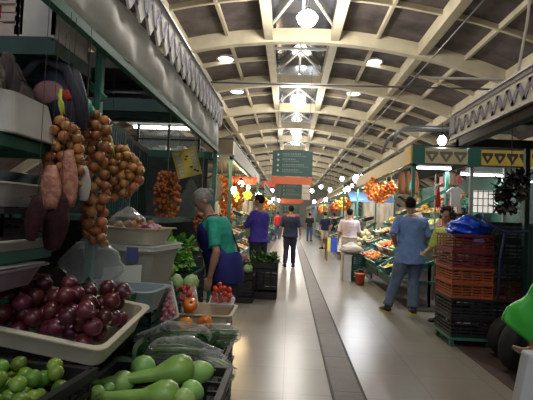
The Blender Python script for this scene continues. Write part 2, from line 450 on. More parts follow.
# --- produce prototypes (meshes) -------------------------------------------------
PM = {}
def pmesh(kind):
    if kind in PM: return PM[kind]
    b = MB()
    if kind == 'lime': b.lathe([(0, -1.12), (.12, -1.06), (.5, -.88), (.85, -.5), (1, 0), (.87, .5), (.52, .88), (.16, 1.08), (0, 1.16)], 14)
    elif kind == 'orange': b.lathe([(0, -.93), (.4, -.88), (.78, -.6), (.98, 0), (.8, .6), (.4, .9), (.1, .92), (0, .86)], 12)
    elif kind == 'redonion': b.lathe([(0, -.9), (.15, -.88), (.55, -.78), (.92, -.4), (1, 0), (.88, .42), (.5, .78), (.2, .98)], 16).lathe([(0, .97), (.19, .97)], 16)
    elif kind == 'onion': b.lathe([(0, -.95), (.5, -.8), (.9, -.4), (1, 0), (.85, .5), (.4, .9), (.15, 1.15), (.1, 1.5), (0, 1.5)], 10)
    elif kind == 'tomato': b.lathe([(0, -.85), (.5, -.78), (.9, -.35), (1, .05), (.85, .5), (.45, .75), (.1, .68), (0, .62)], 12)
    elif kind == 'avocado': b.lathe([(0, -1), (.45, -.9), (.85, -.5), (1, 0), (.85, .5), (.5, 1), (.2, 1.25), (0, 1.3)], 10)
    elif kind == 'apple': b.lathe([(0, -.75), (.35, -.85), (.75, -.6), (1, .1), (.85, .6), (.45, .82), (.12, .7), (0, .55)], 12)
    elif kind == 'melon': b.ball((0, 0, 0), 1, 16, 10, (1, 1, .95))
    elif kind == 'papaya': b.lathe([(0, -1.6), (.35, -1.5), (.75, -1), (1, -.2), (.85, .8), (.5, 1.4), (.15, 1.7), (0, 1.72)], 12)
    elif kind == 'banana':
        pts, rs = [], []
        for k in range(9):
            a = rad(-55 + 110 * k / 8); pts.append((2.4 * math.sin(a), 0, 2.4 * (1 - math.cos(a)) - .6)); rs.append([.15, .42, .55, .6, .6, .58, .5, .3, .13][k])
        b.tube(pts, rs, 7)
    elif kind == 'pepper': b.lathe([(0, -1.1), (.35, -1.2), (.65, -.9), (.8, -.2), (.98, .5), (.8, .95), (.35, 1.0), (.1, .85), (0, .85)], 12)
    elif kind == 'potato': b.ball((0, 0, 0), 1, 10, 7, (1.25, .95, .8))
    elif kind == 'cabbage':
        b.ball((0, 0, 0), .88, 16, 10)
        for k in range(9):
            a = 2 * PI * k / 9 + .3; c = []
            for i in range(5):
                for j in range(5):
                    th = rad(-70 + 35 * i); ph = a + rad(-30 + 15 * j); rr = .93 + .05 * (k % 2) + .06 * math.sin(j * 2.2 + i) + .07 * max(0, i - 2)
                    c.append((rr * math.cos(th) * math.cos(ph), rr * math.cos(th) * math.sin(ph), rr * math.sin(th)))
            b.add(c, [(i * 5 + j, i * 5 + j + 1, i * 5 + j + 6, i * 5 + j + 5) for i in range(4) for j in range(4)])
    elif kind == 'radish': b.lathe([(0, -1.3), (.1, -1.1), (.6, -.7), (1, 0), (.8, .6), (.3, .85), (0, .85)], 10)
    elif kind == 'chayote': b.lathe([(0, -1.05), (.5, -1), (.9, -.6), (1, -.05), (.85, .5), (.6, .95), (.3, 1.2), (0, 1.22)], 12)
    elif kind == 'garlic':
        b.lathe([(0, -.8), (.5, -.75), (.95, -.3), (.95, .1), (.5, .6), (.18, 1), (.12, 1.6), (0, 1.6)], 12)
    PM[kind] = b.mesh(kind, True); return PM[kind]
PR = {  # kind: material args
    'lime': mat('lime_skin', (.13, .26, .035), .35, rnd=.3, hue=.03, var=.2, scale=30),
    'orange': mat('orange_skin', (.85, .25, .03), .45, rnd=.2, hue=.02, bump=.1, bscale=300),
    'redonion': mat('red_onion_skin', (.085, .014, .024), .33, rnd=.35, hue=.02, var=.35, scale=25),
    'onion': mat('golden_onion_skin', (.42, .18, .06), .38, rnd=.4, hue=.02, var=.25, scale=40),
    'tomato': mat('tomato_skin', (.6, .04, .02), .25, rnd=.2, hue=.01),
    'avocado': mat('avocado_skin', (.05, .09, .02), .5, rnd=.4, hue=.03),
    'apple': mat('apple_skin', (.45, .05, .03), .3, rnd=.3, hue=.04, var=.3, scale=20),
    'green_apple': mat('green_apple_skin', (.32, .48, .07), .3, rnd=.2, hue=.02),
    'pear': mat('pear_skin', (.5, .5, .12), .4, rnd=.2, hue=.02),
    'melon': mat('melon_rind', (.55, .45, .22), .6, rnd=.15, var=.2, scale=20),
    'papaya': mat('papaya_skin', (.75, .42, .05), .4, rnd=.25, hue=.05, var=.2, scale=10),
    'banana': mat('banana_skin', (.8, .58, .05), .45, rnd=.12, hue=.015),
    'lemon': mat('lemon_skin', (.85, .65, .08), .4, rnd=.15, hue=.015),
    'mango': mat('mango_skin', (.75, .33, .05), .4, rnd=.25, hue=.04, var=.25, scale=20),
    'pepper': mat('pepper_skin', (.75, .16, .02), .22, rnd=.2, hue=.03),
    'potato': mat('potato_skin', (.33, .2, .1), .7, rnd=.2, var=.2, scale=30),
    'cabbage': mat('cabbage_leaf', (.35, .5, .2), .5, rnd=.15, var=.25, scale=12),
    'radish': mat('radish_skin', (.5, .03, .08), .3, rnd=.25, col2=(.75, .6, .6), thr=(.55, .6), scale=25),
    'squash': mat('squash_skin', (.25, .42, .09), .35, rnd=.12, hue=.012, var=.22, scale=14),
    'chayote': mat('chayote_skin', (.28, .48, .14), .4, rnd=.15, hue=.02, var=.15, scale=20),
    'garlic': mat('garlic_skin', (.45, .30, .25), .6, rnd=.2, var=.2, scale=30),
    'guava': mat('guava_skin', (.72, .6, .35), .5, rnd=.2, hue=.03),
}
SH = {'green_apple': 'apple', 'pear': 'chayote', 'lemon': 'lime', 'mango': 'avocado', 'squash': 'chayote', 'guava': 'apple'}
def fruit(kind, label, M, group, name=None, cat=None):
    """One piece of produce: the unit mesh shared, placed by matrix."""
    k = ('fr', kind)
    if k not in MC:
        me = pmesh(SH.get(kind, kind)).copy(); me.materials.append(PR[kind]); MC[k] = me
    o = mk(name or {'redonion': 'red_onion'}.get(kind, kind), MC[k], None); o.matrix_world = M
    return tag(o, label, cat or {'redonion': 'onion', 'green_apple': 'apple', 'pepper': 'bell pepper'}.get(kind, kind), group)
def xf(loc, s, rx=0, ry=0, rz=0, base=None):
    if not isinstance(s, (tuple, list)): s = (s, s, s)
    M = Matrix.Translation(loc) @ Matrix.Rotation(rz, 4, 'Z') @ Matrix.Rotation(ry, 4, 'Y') @ Matrix.Rotation(rx, 4, 'X') @ Matrix.Diagonal((*s, 1))
    return base @ M if base is not None else M
def heap(kind, r, base, w, d, z0, n, label, group, seeds=(), rnd=R):
    """Heap n fruits in a box of inner size w x d whose floor centre frame is base."""
    long = {'lime': .86, 'lemon': .8, 'avocado': .78, 'mango': .78, 'potato': .78, 'papaya': .58, 'pepper': .82, 'chayote': .85, 'pear': .85, 'radish': .8, 'onion': .8, 'garlic': .74}.get(kind, .97)
    for x, y, z in pack(n, r, -w / 2, w / 2, -d / 2, d / 2, z0, rnd=rnd, seeds=seeds):
        if kind in ('tomato', 'apple', 'green_apple', 'guava', 'redonion'): a, c = rnd.uniform(-.5, .5), rnd.uniform(-.5, .5)
        else: a, c = rnd.uniform(-PI, PI), rnd.uniform(-PI, PI)
        fruit(kind, label, xf((x, y, z), r * long * rnd.uniform(.93, 1), a, c, rnd.uniform(0, 6.28), base), group)
def bananas(base, w, d, z0, label, group, rows=2, n=6):
    me = pmesh('banana')
    for j in range(rows):
        for i in range(n):
            s = .036
            fruit('banana', label, xf((-w / 2 + (i + .5) * w / n, -d / 4 + j * d / 1.95, z0 + .046 + j * .008), (s, s, s), 0, rad(6), rad(90 + R.uniform(-7, 7)), base), group)
def leafy(n, L, W, spread=1.0, curl=.5, frill=.0, rnd=R, up=.4, seg=5):
    """A clump of separate curved leaf blades rising from one root."""
    b = MB()
    for k in range(n):
        az = rnd.uniform(0, 2 * PI); el = rnd.uniform(.15, 1.0) ** (1 / max(.1, spread)) * rad(90)
        l = L * rnd.uniform(.6, 1); ww = W * rnd.uniform(.6, 1.1)
        ca, sa = math.cos(az), math.sin(az); p = Vector((ca * .01, sa * .01, 0)); vs = []
        e = rad(88) - spread * rnd.uniform(0, rad(85))
        for i in range(seg + 1):
            t = i / seg; wd = ww * math.sin(PI * min(.97, .12 + .83 * t)) ** .7
            f_ = frill * math.sin(i * 2.7 + k)
            for sgn, off in ((-1, 0), (0, -.18 * wd), (1, 0)):
                vs.append(p + Vector((-sa, ca, 0)) * (sgn * wd) + Vector((0, 0, off + (f_ * wd * sgn if sgn else 0))))
            p = p + Vector((ca * math.cos(e), sa * math.cos(e), math.sin(e))) * (l / seg); e -= curl * rnd.uniform(.1, .5)
        b.add(vs, [(i * 3 + j, i * 3 + j + 1, i * 3 + j + 4, i * 3 + j + 3) for i in range(seg) for j in (0, 1)])
    return b
leafg = mat('leaf_green', (.07, .20, .03), .5, rnd=.3, var=.35, scale=15)
leafl = mat('lettuce_green', (.16, .33, .06), .5, rnd=.2, var=.3, scale=18)
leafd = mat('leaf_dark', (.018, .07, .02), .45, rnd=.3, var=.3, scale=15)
def bag_mesh(rx, ry, rz, seed, amp=.25, n=26, k=18, vb=2.2):
    """Crumpled plastic bag: a pinched blob with creases."""
    b = MB().ball((0, 0, 0), 1, n, k); me = b.mesh('bag', True)
    for v in me.vertices:
        q = v.co.copy(); f_ = 1 + amp * noise.noise(q * vb + Vector((seed, 0, 0))) + amp * .5 * abs(noise.noise(q * vb * 3 + Vector((0, seed, 0))))
        top = max(0, q.z - .55) / .45
        f_ *= 1 - .55 * top * (1 - .4 * top)
        v.co = Vector((q.x * rx * f_, q.y * ry * f_, (q.z + (.35 * top * top)) * rz))
    me.update(); return me
clear = film('clear_film', (.8, .82, .84), .07, .15)
frost = film('frosted_film', (.5, .55, .56), .14, .25)
tubp = film('clear_tub', (.56, .57, .50), .42, .3)
def zigzag(b, o, u, up, L, h, n, t=.03, w=.006):
    """Zigzag strip standing proud of a panel; o is its lower start, u along, up vertical."""
    o, u, up = Vector(o), Vector(u).normalized(), Vector(up); nrm = u.cross(up).normalized()
    s = L / n
    for i in range(n):
        for a, c in (((0, 0), (.5, 1)), ((.5, 1), (1, 0))):
            p = o + u * (s * (i + a[0])) + up * (h * a[1]); q = o + u * (s * (i + c[0])) + up * (h * c[1])
            k = u * (t * .5)
            b.hexa([p - k, p + k, q + k, q - k, p - k + nrm * w, p + k + nrm * w, q + k + nrm * w, q - k + nrm * w])
# ---------------------------------------------------------------- people
skinm = mat('skin', (.42, .24, .16), .5, var=.08, scale=12)
skinm2 = mat('skin_brown', (.30, .16, .10), .5, var=.08, scale=12)
hairk = mat('hair_black', (.012, .01, .009), .8, var=.3, scale=60, spec=.15)
hairg = mat('hair_grey', (.22, .21, .20), .6, var=.4, scale=70)
eyem = mat('eye', (.03, .02, .02), .2); lipm = mat('lips', (.32, .10, .08), .5)
def person(name, label, loc, yaw, H=1.72, lean=0, armL=None, armR=None, legL=None, legR=None, head=(0, 0), skin=None,
           shirt=None, sleeve=.42, hem=.88, trousers=None, thick=1.0, shoes=None, hair=None, hairstyle='short', vox=.012,
           fingers=True, face=False, group=None, shorts=False, belt=None, sit=False, trouser_w=1.0):
    """Figure facing local +Y (left side is -X). Joints are given on a 1.75 m figure and scaled to H."""
    S = H / 1.75; root = thing(name, label, 'person', loc, yaw, group); skin = skin or skinm
    zb = .95
    def B(p):
        p = Vector(p)
        if p.z > zb:
            a = rad(-lean); dz = p.z - zb; y = p.y
            p = Vector((p.x, y * math.cos(a) - dz * math.sin(a), zb + y * math.sin(a) + dz * math.cos(a)))
        return p
    off = Vector((0, 0, 0))
    if sit: off = Vector((0, 0, -.42))
    prof = [(.80, .05, .07), (.86, .15, .115), (.95, .165, .125), (1.02, .155, .12), (1.10, .145, .115), (1.20, .155, .12), (1.30, .172, .125),
            (1.38, .172, .115), (1.43, .14, .095), (1.47, .085, .07)]
    hipL, hipR = Vector((-.09, 0, .90)), Vector((.09, 0, .90))
    legL = [Vector(p) for p in (legL or ((-.105, .01, .48), (-.11, -.02, .085)))]
    legR = [Vector(p) for p in (legR or ((.105, .01, .48), (.11, -.02, .085)))]
    shL, shR = B((-.185, 0, 1.40)), B((.185, 0, 1.40))
    armL = [Vector(p) for p in (armL or ((-.25, -.03, 1.13), (-.26, .05, .89)))]
    armR = [Vector(p) for p in (armR or ((.25, -.03, 1.13), (.26, .05, .89)))]
    b = MB()
    # trunk and neck
    b.tube([B((0, 0, z)) for z, _, _ in prof] , [(rx * .93 * thick, ry * .93 * thick) for _, rx, ry in prof], 16, ref=(1, 0, 0))
    hy, hp = rad(head[0]), rad(head[1]); nk = B((0, .0, 1.45)); hc = nk + (B((0, .03, 1.62)) - B((0, 0, 1.45)))
    HM = Matrix.Translation(hc) @ Matrix.Rotation(hy, 4, 'Z') @ Matrix.Rotation(-hp - rad(lean) * .6, 4, 'X')
    b.tube([nk - Vector((0, 0, .04)), nk.lerp(hc, .4), hc - Vector((0, .01, .03))], [.062, .052, .055], 12)
    # head: skull, jaw, nose, ears, brow
    b.M = HM
    b.ball((0, -.012, .03), .1, 20, 14, (.78, .98, .98))
    b.tube([(0, .005, .03), (0, .018, -.04), (0, .04, -.095)], [(.074, .085), (.066, .07), (.032, .035)], 14, ref=(1, 0, 0))
    b.tube([(0, .075, .035), (0, .098, .0), (0, .108, -.018), (0, .09, -.03)], [.008, .012, .016, .01], 8)
    for s_ in (-1, 1):
        b.ball((s_ * .08, -.01, 0), .028, 8, 6, (.35, .7, 1.1)); b.ball((s_ * .03, .076, .028), .02, 8, 6, (1.2, .5, .5))
    b.M = None
    def limb(pts, rs, n=12): b.tube(pts, rs, n)
    def mid(a, c, t): return a.lerp(c, t)
    for sh, (el, wr), sx in ((shL, armL, -1), (shR, armR, 1)):
        limb([mid(sh, B((0, 0, 1.36)), .3), sh, mid(sh, el, .35), mid(sh, el, .8), el, mid(el, wr, .3), mid(el, wr, .85), wr],
             [.045, .056, .05, .04, .039, .041, .028, .026])
        d = (wr - el).normalized(); side = Vector((0, 1, 0)) - d * d.y
        side = side.normalized() if side.length > .2 else Vector((0, 0, 1)).cross(d).normalized()
        nn = d.cross(side).normalized() * (1 if d.cross(side).x * sx < 0 else -1)   # palm faces the body
        pe = wr + d * .09
        b.tube([wr - d * .01, wr + d * .04, pe], [(.024, .018), (.038, .016), (.04, .013)], 10, ref=side)
        if fingers:
            for k, L in enumerate((.07, .08, .074, .058)):
                st = pe - d * .012 + side * (.03 - .02 * k); k1 = st + d * (L * .5) + nn * .006; k2 = k1 + (d * .75 + nn * .65).normalized() * (L * .5)
                b.tube([st, k1, k2], [.0095, .009, .0075], 7)
            t0 = wr + d * .025 + side * .03; t1 = t0 + (d * .7 + side * .6 + nn * .3).normalized() * .04
            b.tube([t0, t1, t1 + (d * .9 + nn * .3).normalized() * .03], [.012, .0105, .008], 7)
        else: b.tube([pe, pe + d * .05 + nn * .02], [(.035, .012), (.02, .01)], 8, ref=side)
    for hip, (kn, an), sx in ((hipL, legL, -1), (hipR, legR, 1)):
        limb([hip + Vector((0, 0, .04)), hip, mid(hip, kn, .5), mid(hip, kn, .95), mid(kn, an, .3), mid(kn, an, .8), an],
             [.085 * thick, .088 * thick, .072 * thick, .052, .053, .036, .035])
        fd = Vector((sx * .15, 1, 0)).normalized()
        b.tube([an + Vector((0, 0, -.01)) - fd * .03, an + fd * .05 + Vector((0, 0, -.035)), an + fd * .15 + Vector((0, 0, -.055))], [(.035, .04), (.04, .03), (.035, .018)], 10)
    def fin(me):
        for v in me.vertices: v.co = (v.co + off) * S
        me.update(); return me
    mk('body', fin(bake(b, vox, 3)), skin, root)
    if shirt:
        c = MB(); k = 1.14 * thick
        pr = [(z, rx, ry) for z, rx, ry in prof if z > max(hem + .03, .9) and z < 1.46]
        lowr = max(.165, .172 if hem < .95 else .15)
        pr = [(hem, lowr * 1.02, .137), (hem + .03, lowr, .133)] + pr
        pts = [B((0, 0, z)) for z, _, _ in pr]
        c.tube(pts, [(rx * k, ry * k) for _, rx, ry in pr], 24, ref=(1, 0, 0))
        c.tube([nk - (nk - B((0, 0, 1.35))) * .6, nk + Vector((0, 0, -.02)), nk + Vector((0, 0, .025))], [.12, .085, .062], 14)
        for sh, (el, wr) in ((shL, armL), (shR, armR)):
            pts = [mid(sh, B((0, 0, 1.34)), .5), mid(sh, B((0, 0, 1.36)), .15), sh, mid(sh, el, min(1, sleeve * .9)), ]
            rs = [.075, .073, .068, .064]
            if sleeve >= 1.4:
                pts = pts[:3] + [mid(sh, el, .6), el, mid(el, wr, .5), mid(el, wr, .95)]; rs = [.075, .073, .066, .056, .05, .046, .04]
            else: pts.append(mid(sh, el, min(1.0, sleeve * 2))); rs.append(.062)
            c.tube(pts, rs, 14)
        me = bake(c, max(vox, .012), 5); roughen(me, .010, 9, hash(name) % 7); roughen(me, .006, 22, 2)
        mk('shirt', fin(me), shirt, root)
    if trousers:
        c = MB()
        c.tube([B((0, 0, z)) for z in (.80, .88, .95, 1.0)], [(.13, .11), (.178 * thick, .135), (.178 * thick, .135), (.165 * thick, .128)], 20, ref=(1, 0, 0))
        for hip, (kn, an) in ((hipL, legL), (hipR, legR)):
            ts = [hip + Vector((0, 0, .06)), hip, mid(hip, kn, .5), kn]
            rs = [.08, .1 * thick, .09 * thick * trouser_w, .076 * trouser_w]
            if not shorts: ts += [mid(kn, an, .5), mid(kn, an, .97)]; rs += [.07 * trouser_w, .066 * trouser_w]
            c.tube(ts, rs, 14)
        me = bake(c, max(vox, .012), 5); roughen(me, .009, 10, 5)
        mk('trousers' if not shorts else 'shorts', fin(me), trousers, root)
    if belt:
        c = MB().tube([B((0, 0, .975)), B((0, 0, 1.01))], [(.172 * thick, .133), (.17 * thick, .131)], 24, ref=(1, 0, 0), cap=False); mk('belt', fin(c.mesh('belt', True)), belt, root)
    if shoes:
        for an, sx in ((legL[1], -1), (legR[1], 1)):
            fd = Vector((sx * .15, 1, 0)).normalized(); z0 = an.z - .085
            c = MB(); a0 = Vector((an.x, an.y, z0))
            c.tube([a0 - fd * .075 + Vector((0, 0, .045)), a0 - fd * .06 + Vector((0, 0, .05)), a0 + fd * .03 + Vector((0, 0, .052)), a0 + fd * .11 + Vector((0, 0, .038)), a0 + fd * .19 + Vector((0, 0, .028)), a0 + fd * .205 + Vector((0, 0, .025))],
                   [(.02, .03), (.042, .045), (.048, .05), (.052, .036), (.042, .024), (.02, .015)], 14, ref=(1, 0, 0))
            c.tube([an + Vector((0, 0, -.03)), an + Vector((0, 0, .03))], [.046, .044], 12)
            me = fin(c.mesh('shoe', True))
            for v in me.vertices: v.co.z = max(v.co.z, (z0 + off.z) * S + .002)
            s_o = mk('shoe', me, shoes[0], root)
            s2 = MB().prism([(-.078, -.03), (-.06, -.045), (.05, -.045), (.13, -.055), (.2, -.04), (.212, 0), (.2, .04), (.13, .055), (.05, .045), (-.06, .045), (-.078, .03)],
                            a0 + Vector((0, 0, .001)), fd, Vector((fd.y, -fd.x, 0)), (0, 0, .022))
            mk('sole', fin(s2.mesh('sole')), shoes[1], s_o)
    hm = hair or hairk; h = MB(); h.M = HM
    if hairstyle in ('short', 'bun', 'curly', 'long'):
        vs = MB(); n_, k_ = 22, 12
        vs.ball((0, -.014, .036), .1, n_, k_, (.84, 1.04, 1.02))
        keep = [i for i, p in enumerate(vs.v) if not (p[1] > .045 + .25 * max(0, p[2] - .07) and p[2] < .095) and p[2] > (-.055 if p[1] < -.01 else .0)]
        ks = set(keep); fs = [f_ for f_ in vs.f if all(i in ks for i in f_)]
        h.add(vs.v, fs)
    if hairstyle == 'bun': h.ball((0, -.115, .045), .042, 12, 8, (1, .8, 1))
    if hairstyle == 'curly':
        for k in range(46):
            a = R.uniform(0, 2 * PI); z = R.uniform(-.08, .12); r_ = .098 * math.sqrt(max(.05, 1 - (max(0, z) / .14) ** 2))
            if math.sin(a) > .35 and z < .06: continue
            h.ball((r_ * math.cos(a), r_ * math.sin(a) - .015, z + .03), R.uniform(.022, .036), 8, 6)
    if hairstyle == 'cap': h.ball((0, -.01, .05), .108, 18, 10, (.86, 1.05, .85)); h.tube([(0, .06, .06), (0, .17, .045)], [(.075, .01), (.05, .006)], 12, ref=(1, 0, 0))
    me = h.mesh('hair', True); roughen(me, .006, 40); mk('cap' if hairstyle == 'cap' else 'hair', fin(me), hm, root)
    if face:
        for s_ in (-1, 1):
            e = MB(); e.M = HM; e.ball((s_ * .03, .083, .014), .011, 10, 8, (1.2, .6, .7)); mk('eye', fin(e.mesh('eye', True)), eyem, root)
        e = MB(); e.M = HM; e.tube([(-.025, .073, -.056), (0, .082, -.054), (.025, .073, -.056)], [.004, .0075, .004], 8); mk('mouth', fin(e.mesh('mouth', True)), lipm, root)
    root['_s'] = S
    return root, S, B, off
teal = mat('teal_tshirt', (.02, .33, .24), .8, var=.12, scale=12)
bluea = mat('royal_blue_apron', (.018, .02, .17), .75, var=.15, scale=10)
dkcloth = mat('black_cloth', (.018, .018, .022), .85, var=.2, scale=10)
navy = mat('navy_cloth', (.008, .016, .05), .8, var=.2, scale=10)
navyt = mat('navy_trousers', (.012, .018, .045), .85, var=.2, scale=10)
purple = mat('blue_violet_polo', (.045, .03, .30), .8, var=.15, scale=10)
ltblue = mat('light_blue_smock', (.15, .25, .52), .8, var=.12, scale=8)
jeans = mat('grey_blue_jeans', (.10, .14, .22), .85, var=.2, scale=10)
whshirt = mat('pale_pink_shirt', (.72, .62, .66), .8, var=.08, scale=8)
khaki = mat('pale_trousers', (.52, .48, .42), .85, var=.1, scale=8)
shoek = mat('black_shoe', (.012, .012, .012), .4); solew = mat('pale_sole', (.5, .5, .48), .6); soley = mat('yellow_sole', (.6, .45, .05), .5)
def foot(px, py): p = atz(px, py, 0); return (p.x, p.y, 0)

# the woman picking greens by the left stall
wp = (aty(226, 250, 4.30).x, 4.30, 0)
woman, S, B, off = person('woman', 'grey-haired woman in a teal T-shirt and royal blue apron picking greens at the stall', wp, rad(100), 1.68, lean=19,
    armL=((-.29, .10, 1.10), (-.27, .15, .86)), armR=((.22, .28, 1.12), (.18, .50, 1.03)), head=(5, 26), shirt=teal, sleeve=.42, hem=.9, trousers=dkcloth,
    shoes=(shoek, shoek), hair=hairg, hairstyle='bun', vox=.008, face=True, thick=1.18, trouser_w=1.25)
a = MB()
def shell(z, a0, a1, kx, ky, n=16, t=.004):
    """One ring row of the apron around the figure."""
    rr = [(.80, .195, .165), (.86, .20, .168), (.95, .21, .172), (1.02, .203, .166), (1.1, .195, .16), (1.2, .2, .165), (1.3, .2, .165), (1.38, .19, .15), (1.43, .16, .125)]
    if z < .8: rx, ry = .195 + (.8 - z) * .12, .17 + (.8 - z) * .14
    else:
        for (z0, x0, y0), (z1, x1, y1) in zip(rr, rr[1:]):
            if z0 <= z <= z1: t_ = (z - z0) / (z1 - z0); rx, ry = x0 + (x1 - x0) * t_, y0 + (y1 - y0) * t_
    rx *= 1.18 * kx; ry *= 1.12 * ky
    out = []
    for i in range(n + 1):
        q = rad(90 + a0 + (a1 - a0) * i / n); out.append(B((rx * math.cos(q), ry * math.sin(q), z)) * S)
    return out
rows = [(.80, -172, 172), (.85, -172, 172), (.9, -170, 170), (1.0, -160, 160), (1.05, -150, 150), (1.08, -105, 105), (1.2, -82, 82), (1.3, -68, 68), (1.38, -54, 54), (1.42, -46, 46)]
for kk in (1.0, 1.03):
    vs = []
    for z, a0, a1 in rows: vs += shell(z, a0, a1, kk, kk)
    a.add(vs, [(i * 17 + j, i * 17 + j + 1, i * 17 + j + 18, i * 17 + j + 17) for i in range(len(rows) - 1) for j in range(16)])
me = a.mesh('apron', True); roughen(me, .01, 9); mk('apron', me, bluea, woman)
st = MB()
for sx in (-1, 1):
    st.tube([B((sx * .12, .13, 1.4)) * S, B((sx * .12, .05, 1.475)) * S, B((sx * .07, -.09, 1.46)) * S, B((sx * .03, -.15, 1.3)) * S, B((sx * .12, -.17, 1.05)) * S], [(.02, .005)] * 5, 6)
mk('apron_strap', st.mesh('apron_strap', True), bluea, woman)

# purple polo man
p2 = aty(259, 240, 8.1)
person('man', 'man in a blue-violet polo shirt working at the warmly lit stall', (p2.x - .02, 8.35, 0), rad(58), 1.80, armL=((-.24, .12, 1.16), (-.14, .36, 1.14)), armR=((.24, .14, 1.16), (.12, .38, 1.12)),
       head=(10, 15), shirt=purple, sleeve=.5, hem=.88, trousers=dkcloth, shoes=(shoek, shoek), vox=.012, skin=skinm2, thick=1.16, fingers=True)
# man walking away in navy
c = foot(289, 267)
person('man', 'man in dark navy shirt and trousers walking away down the middle of the aisle', c, rad(2), 1.73, armL=((-.27, -.02, 1.14), (-.27, .06, .9)), armR=((.27, -.06, 1.14), (.28, -.02, .9)),
       legL=((-.1, .05, .49), (-.12, -.08, .1)), legR=((.1, .08, .49), (.11, .12, .085)), shirt=navy, sleeve=.5, hem=.84, trousers=navyt, shoes=(shoek, shoek), thick=1.14, skin=skinm2)
# blue smock man at the fruit stand
c = (aty(409, 300, 7.05).x, 7.05, 0)
person('man', 'man in a long light blue smock and grey-blue jeans, back turned, at the fruit stand', c, rad(6), 1.80, lean=3, armL=((-.31, -.10, 1.16), (-.2, .06, .98)), armR=((.27, .02, 1.15), (.26, .2, 1.03)),
       legL=((-.19, .04, .49), (-.33, .0, .085)), legR=((.07, .03, .49), (.03, -.1, .085)), head=(-8, 6), shirt=ltblue, sleeve=.5, hem=.74, trousers=jeans, shoes=(shoek, soley), thick=1.18, vox=.008, skin=skinm2, trouser_w=1.1)
# white shirt man behind the crates
person('man', 'man in a pale pink-white shirt and belt standing behind the white-topped crate', (aty(349, 240, 11.3).x, 11.3, 0), rad(-12), 1.68, shirt=whshirt, sleeve=.5, hem=.98,
       trousers=khaki, belt=shoek, shoes=(shoek, shoek), armL=((-.26, -.03, 1.13), (-.28, .05, .9)), armR=((.25, .1, 1.14), (.25, .34, 1.1)), thick=1.12)
# seated young woman by the crates
sw = aty(449, 228, 6.35)
lime_top = mat('yellow_green_top', (.45, .55, .10), .8, var=.25, scale=20)
person('woman', 'curly-haired seller in a yellow-green top standing behind the blue plastic bag', (sw.x + .02, 6.45, 0), rad(118), 1.62, shirt=lime_top, sleeve=.5, trousers=navyt, shoes=(shoek, shoek), face=True,
       hairstyle='curly', hair=mat('hair_brown', (.05, .02, .012), .5), 
       armL=((-.24, .08, 1.14), (-.16, .3, 1.05)), armR=((.24, .08, 1.14), (.16, .3, 1.05)), head=(14, 14))
# distant shoppers
shortb = mat('pale_shorts', (.6, .52, .42), .8); redt = mat('red_tshirt', (.6, .03, .04), .8); dden = mat('denim', (.06, .12, .25), .8)
for px, fy, yaw, lab, sh_, tr, so, hs_ in (
        (324, 249, 25, 'person in a dark blue top and pale shorts standing by the far right stalls', navy, shortb, True, 'short'),
        (309, 241, -20, 'person in a black top and jeans in the far aisle, left of the pale shorts', dkcloth, dden, False, 'short'),
        (277, 239, 20, 'person in a red T-shirt and jeans in the far aisle left of the walking man', redt, dden, False, 'short'),
        (272, 235, -30, 'person in a black T-shirt beside the one in red in the far aisle', dkcloth, dden, False, 'short'),
        (333, 246, 60, 'person in black leaning over the blue and yellow cloths on the right', dkcloth, navyt, False, 'long')):
    c = foot(px, fy)
    person('person', lab, c, rad(yaw), 1.7, shirt=sh_, trousers=tr, shorts=so, hairstyle=hs_, shoes=(shoek, shoek), vox=.02, fingers=False, sleeve=.5)
# ---------------------------------------------------------------- near left stall
SX = -.9
fr = thing('market_stall', 'green painted steel frame of the onion stall with posts and long top rail', 'stall frame', (0, 0, 0))
MB().box(SX - .045, SX - .01, 2.03, 2.065, 0, 2.95).build('post', green_paint, fr, bevel=.004)
MB().box(SX - .025, SX + .025, 5.14, 5.19, 0, 2.75).build('post', green_paint, fr, bevel=.004)
MB().box(-2.85, -2.8, 5.14, 5.19, 0, 2.75).build('post', green_paint, fr, bevel=.004)
MB().box(-2.85, -2.8, 2.03, 2.08, 0, 2.75).build('post', green_paint, fr, bevel=.004)
MB().box(SX - .005, SX + .03, .5, 5.2, 2.125, 2.165).build('rail', green_paint, fr)
MB().box(-2.8, SX - .03, 5.14, 5.19, 2.05, 2.12).build('rail', green_paint, fr)
MB().box(-2.8, SX - .03, 5.14, 5.19, 2.45, 2.55).build('rail', dkgreen, fr)
MB().box(-2.8, SX - .03, 3.5, 3.55, 2.2, 2.3).build('rail', dkgreen, fr)
MB().box(-2.8, SX - .03, 4.2, 4.25, 2.3, 2.36).build('rail', dkgreen, fr)
MB().bar((SX, 2.05, 1.92), (SX - .22, 2.05, 2.12), .035, .03).build('brace', green_paint, fr)
# shelf at the top with crates on it
sh = MB().box(-2.0, SX - .055, 1.66, 2.02, 2.045, 2.06); sh.box(-2.0, SX - .055, 1.98, 2.02, 1.99, 2.045); sh.box(-2.0, SX - .035, 1.66, 1.69, 1.99, 2.045)
sh.box(SX - .065, SX - .035, 1.69, 1.98, 1.99, 2.045)
tag(sh.build('overhead_shelf', dkgreen), 'dark green overhead shelf carrying crates above the hanging onions', 'shelf')
pinkc = mat('pink_white_crate', (.50, .40, .38), .6, var=.1, scale=10); whc = mat('white_crate', (.62, .60, .57), .55, var=.1, scale=10)
redw = mat('red_lettering', (.5, .02, .03), .6)
c1 = thing('slatted_crate', 'pinkish-white slatted crate with red lettering on the overhead shelf', 'crate', (-1.305, 1.85, 2.063))
crate_me = crate_mesh(.40, .34, .26, rows=4); x_ = crate_me.copy(); x_.materials.append(pinkc); mk('crate_body', x_, None, c1)
lt = MB()
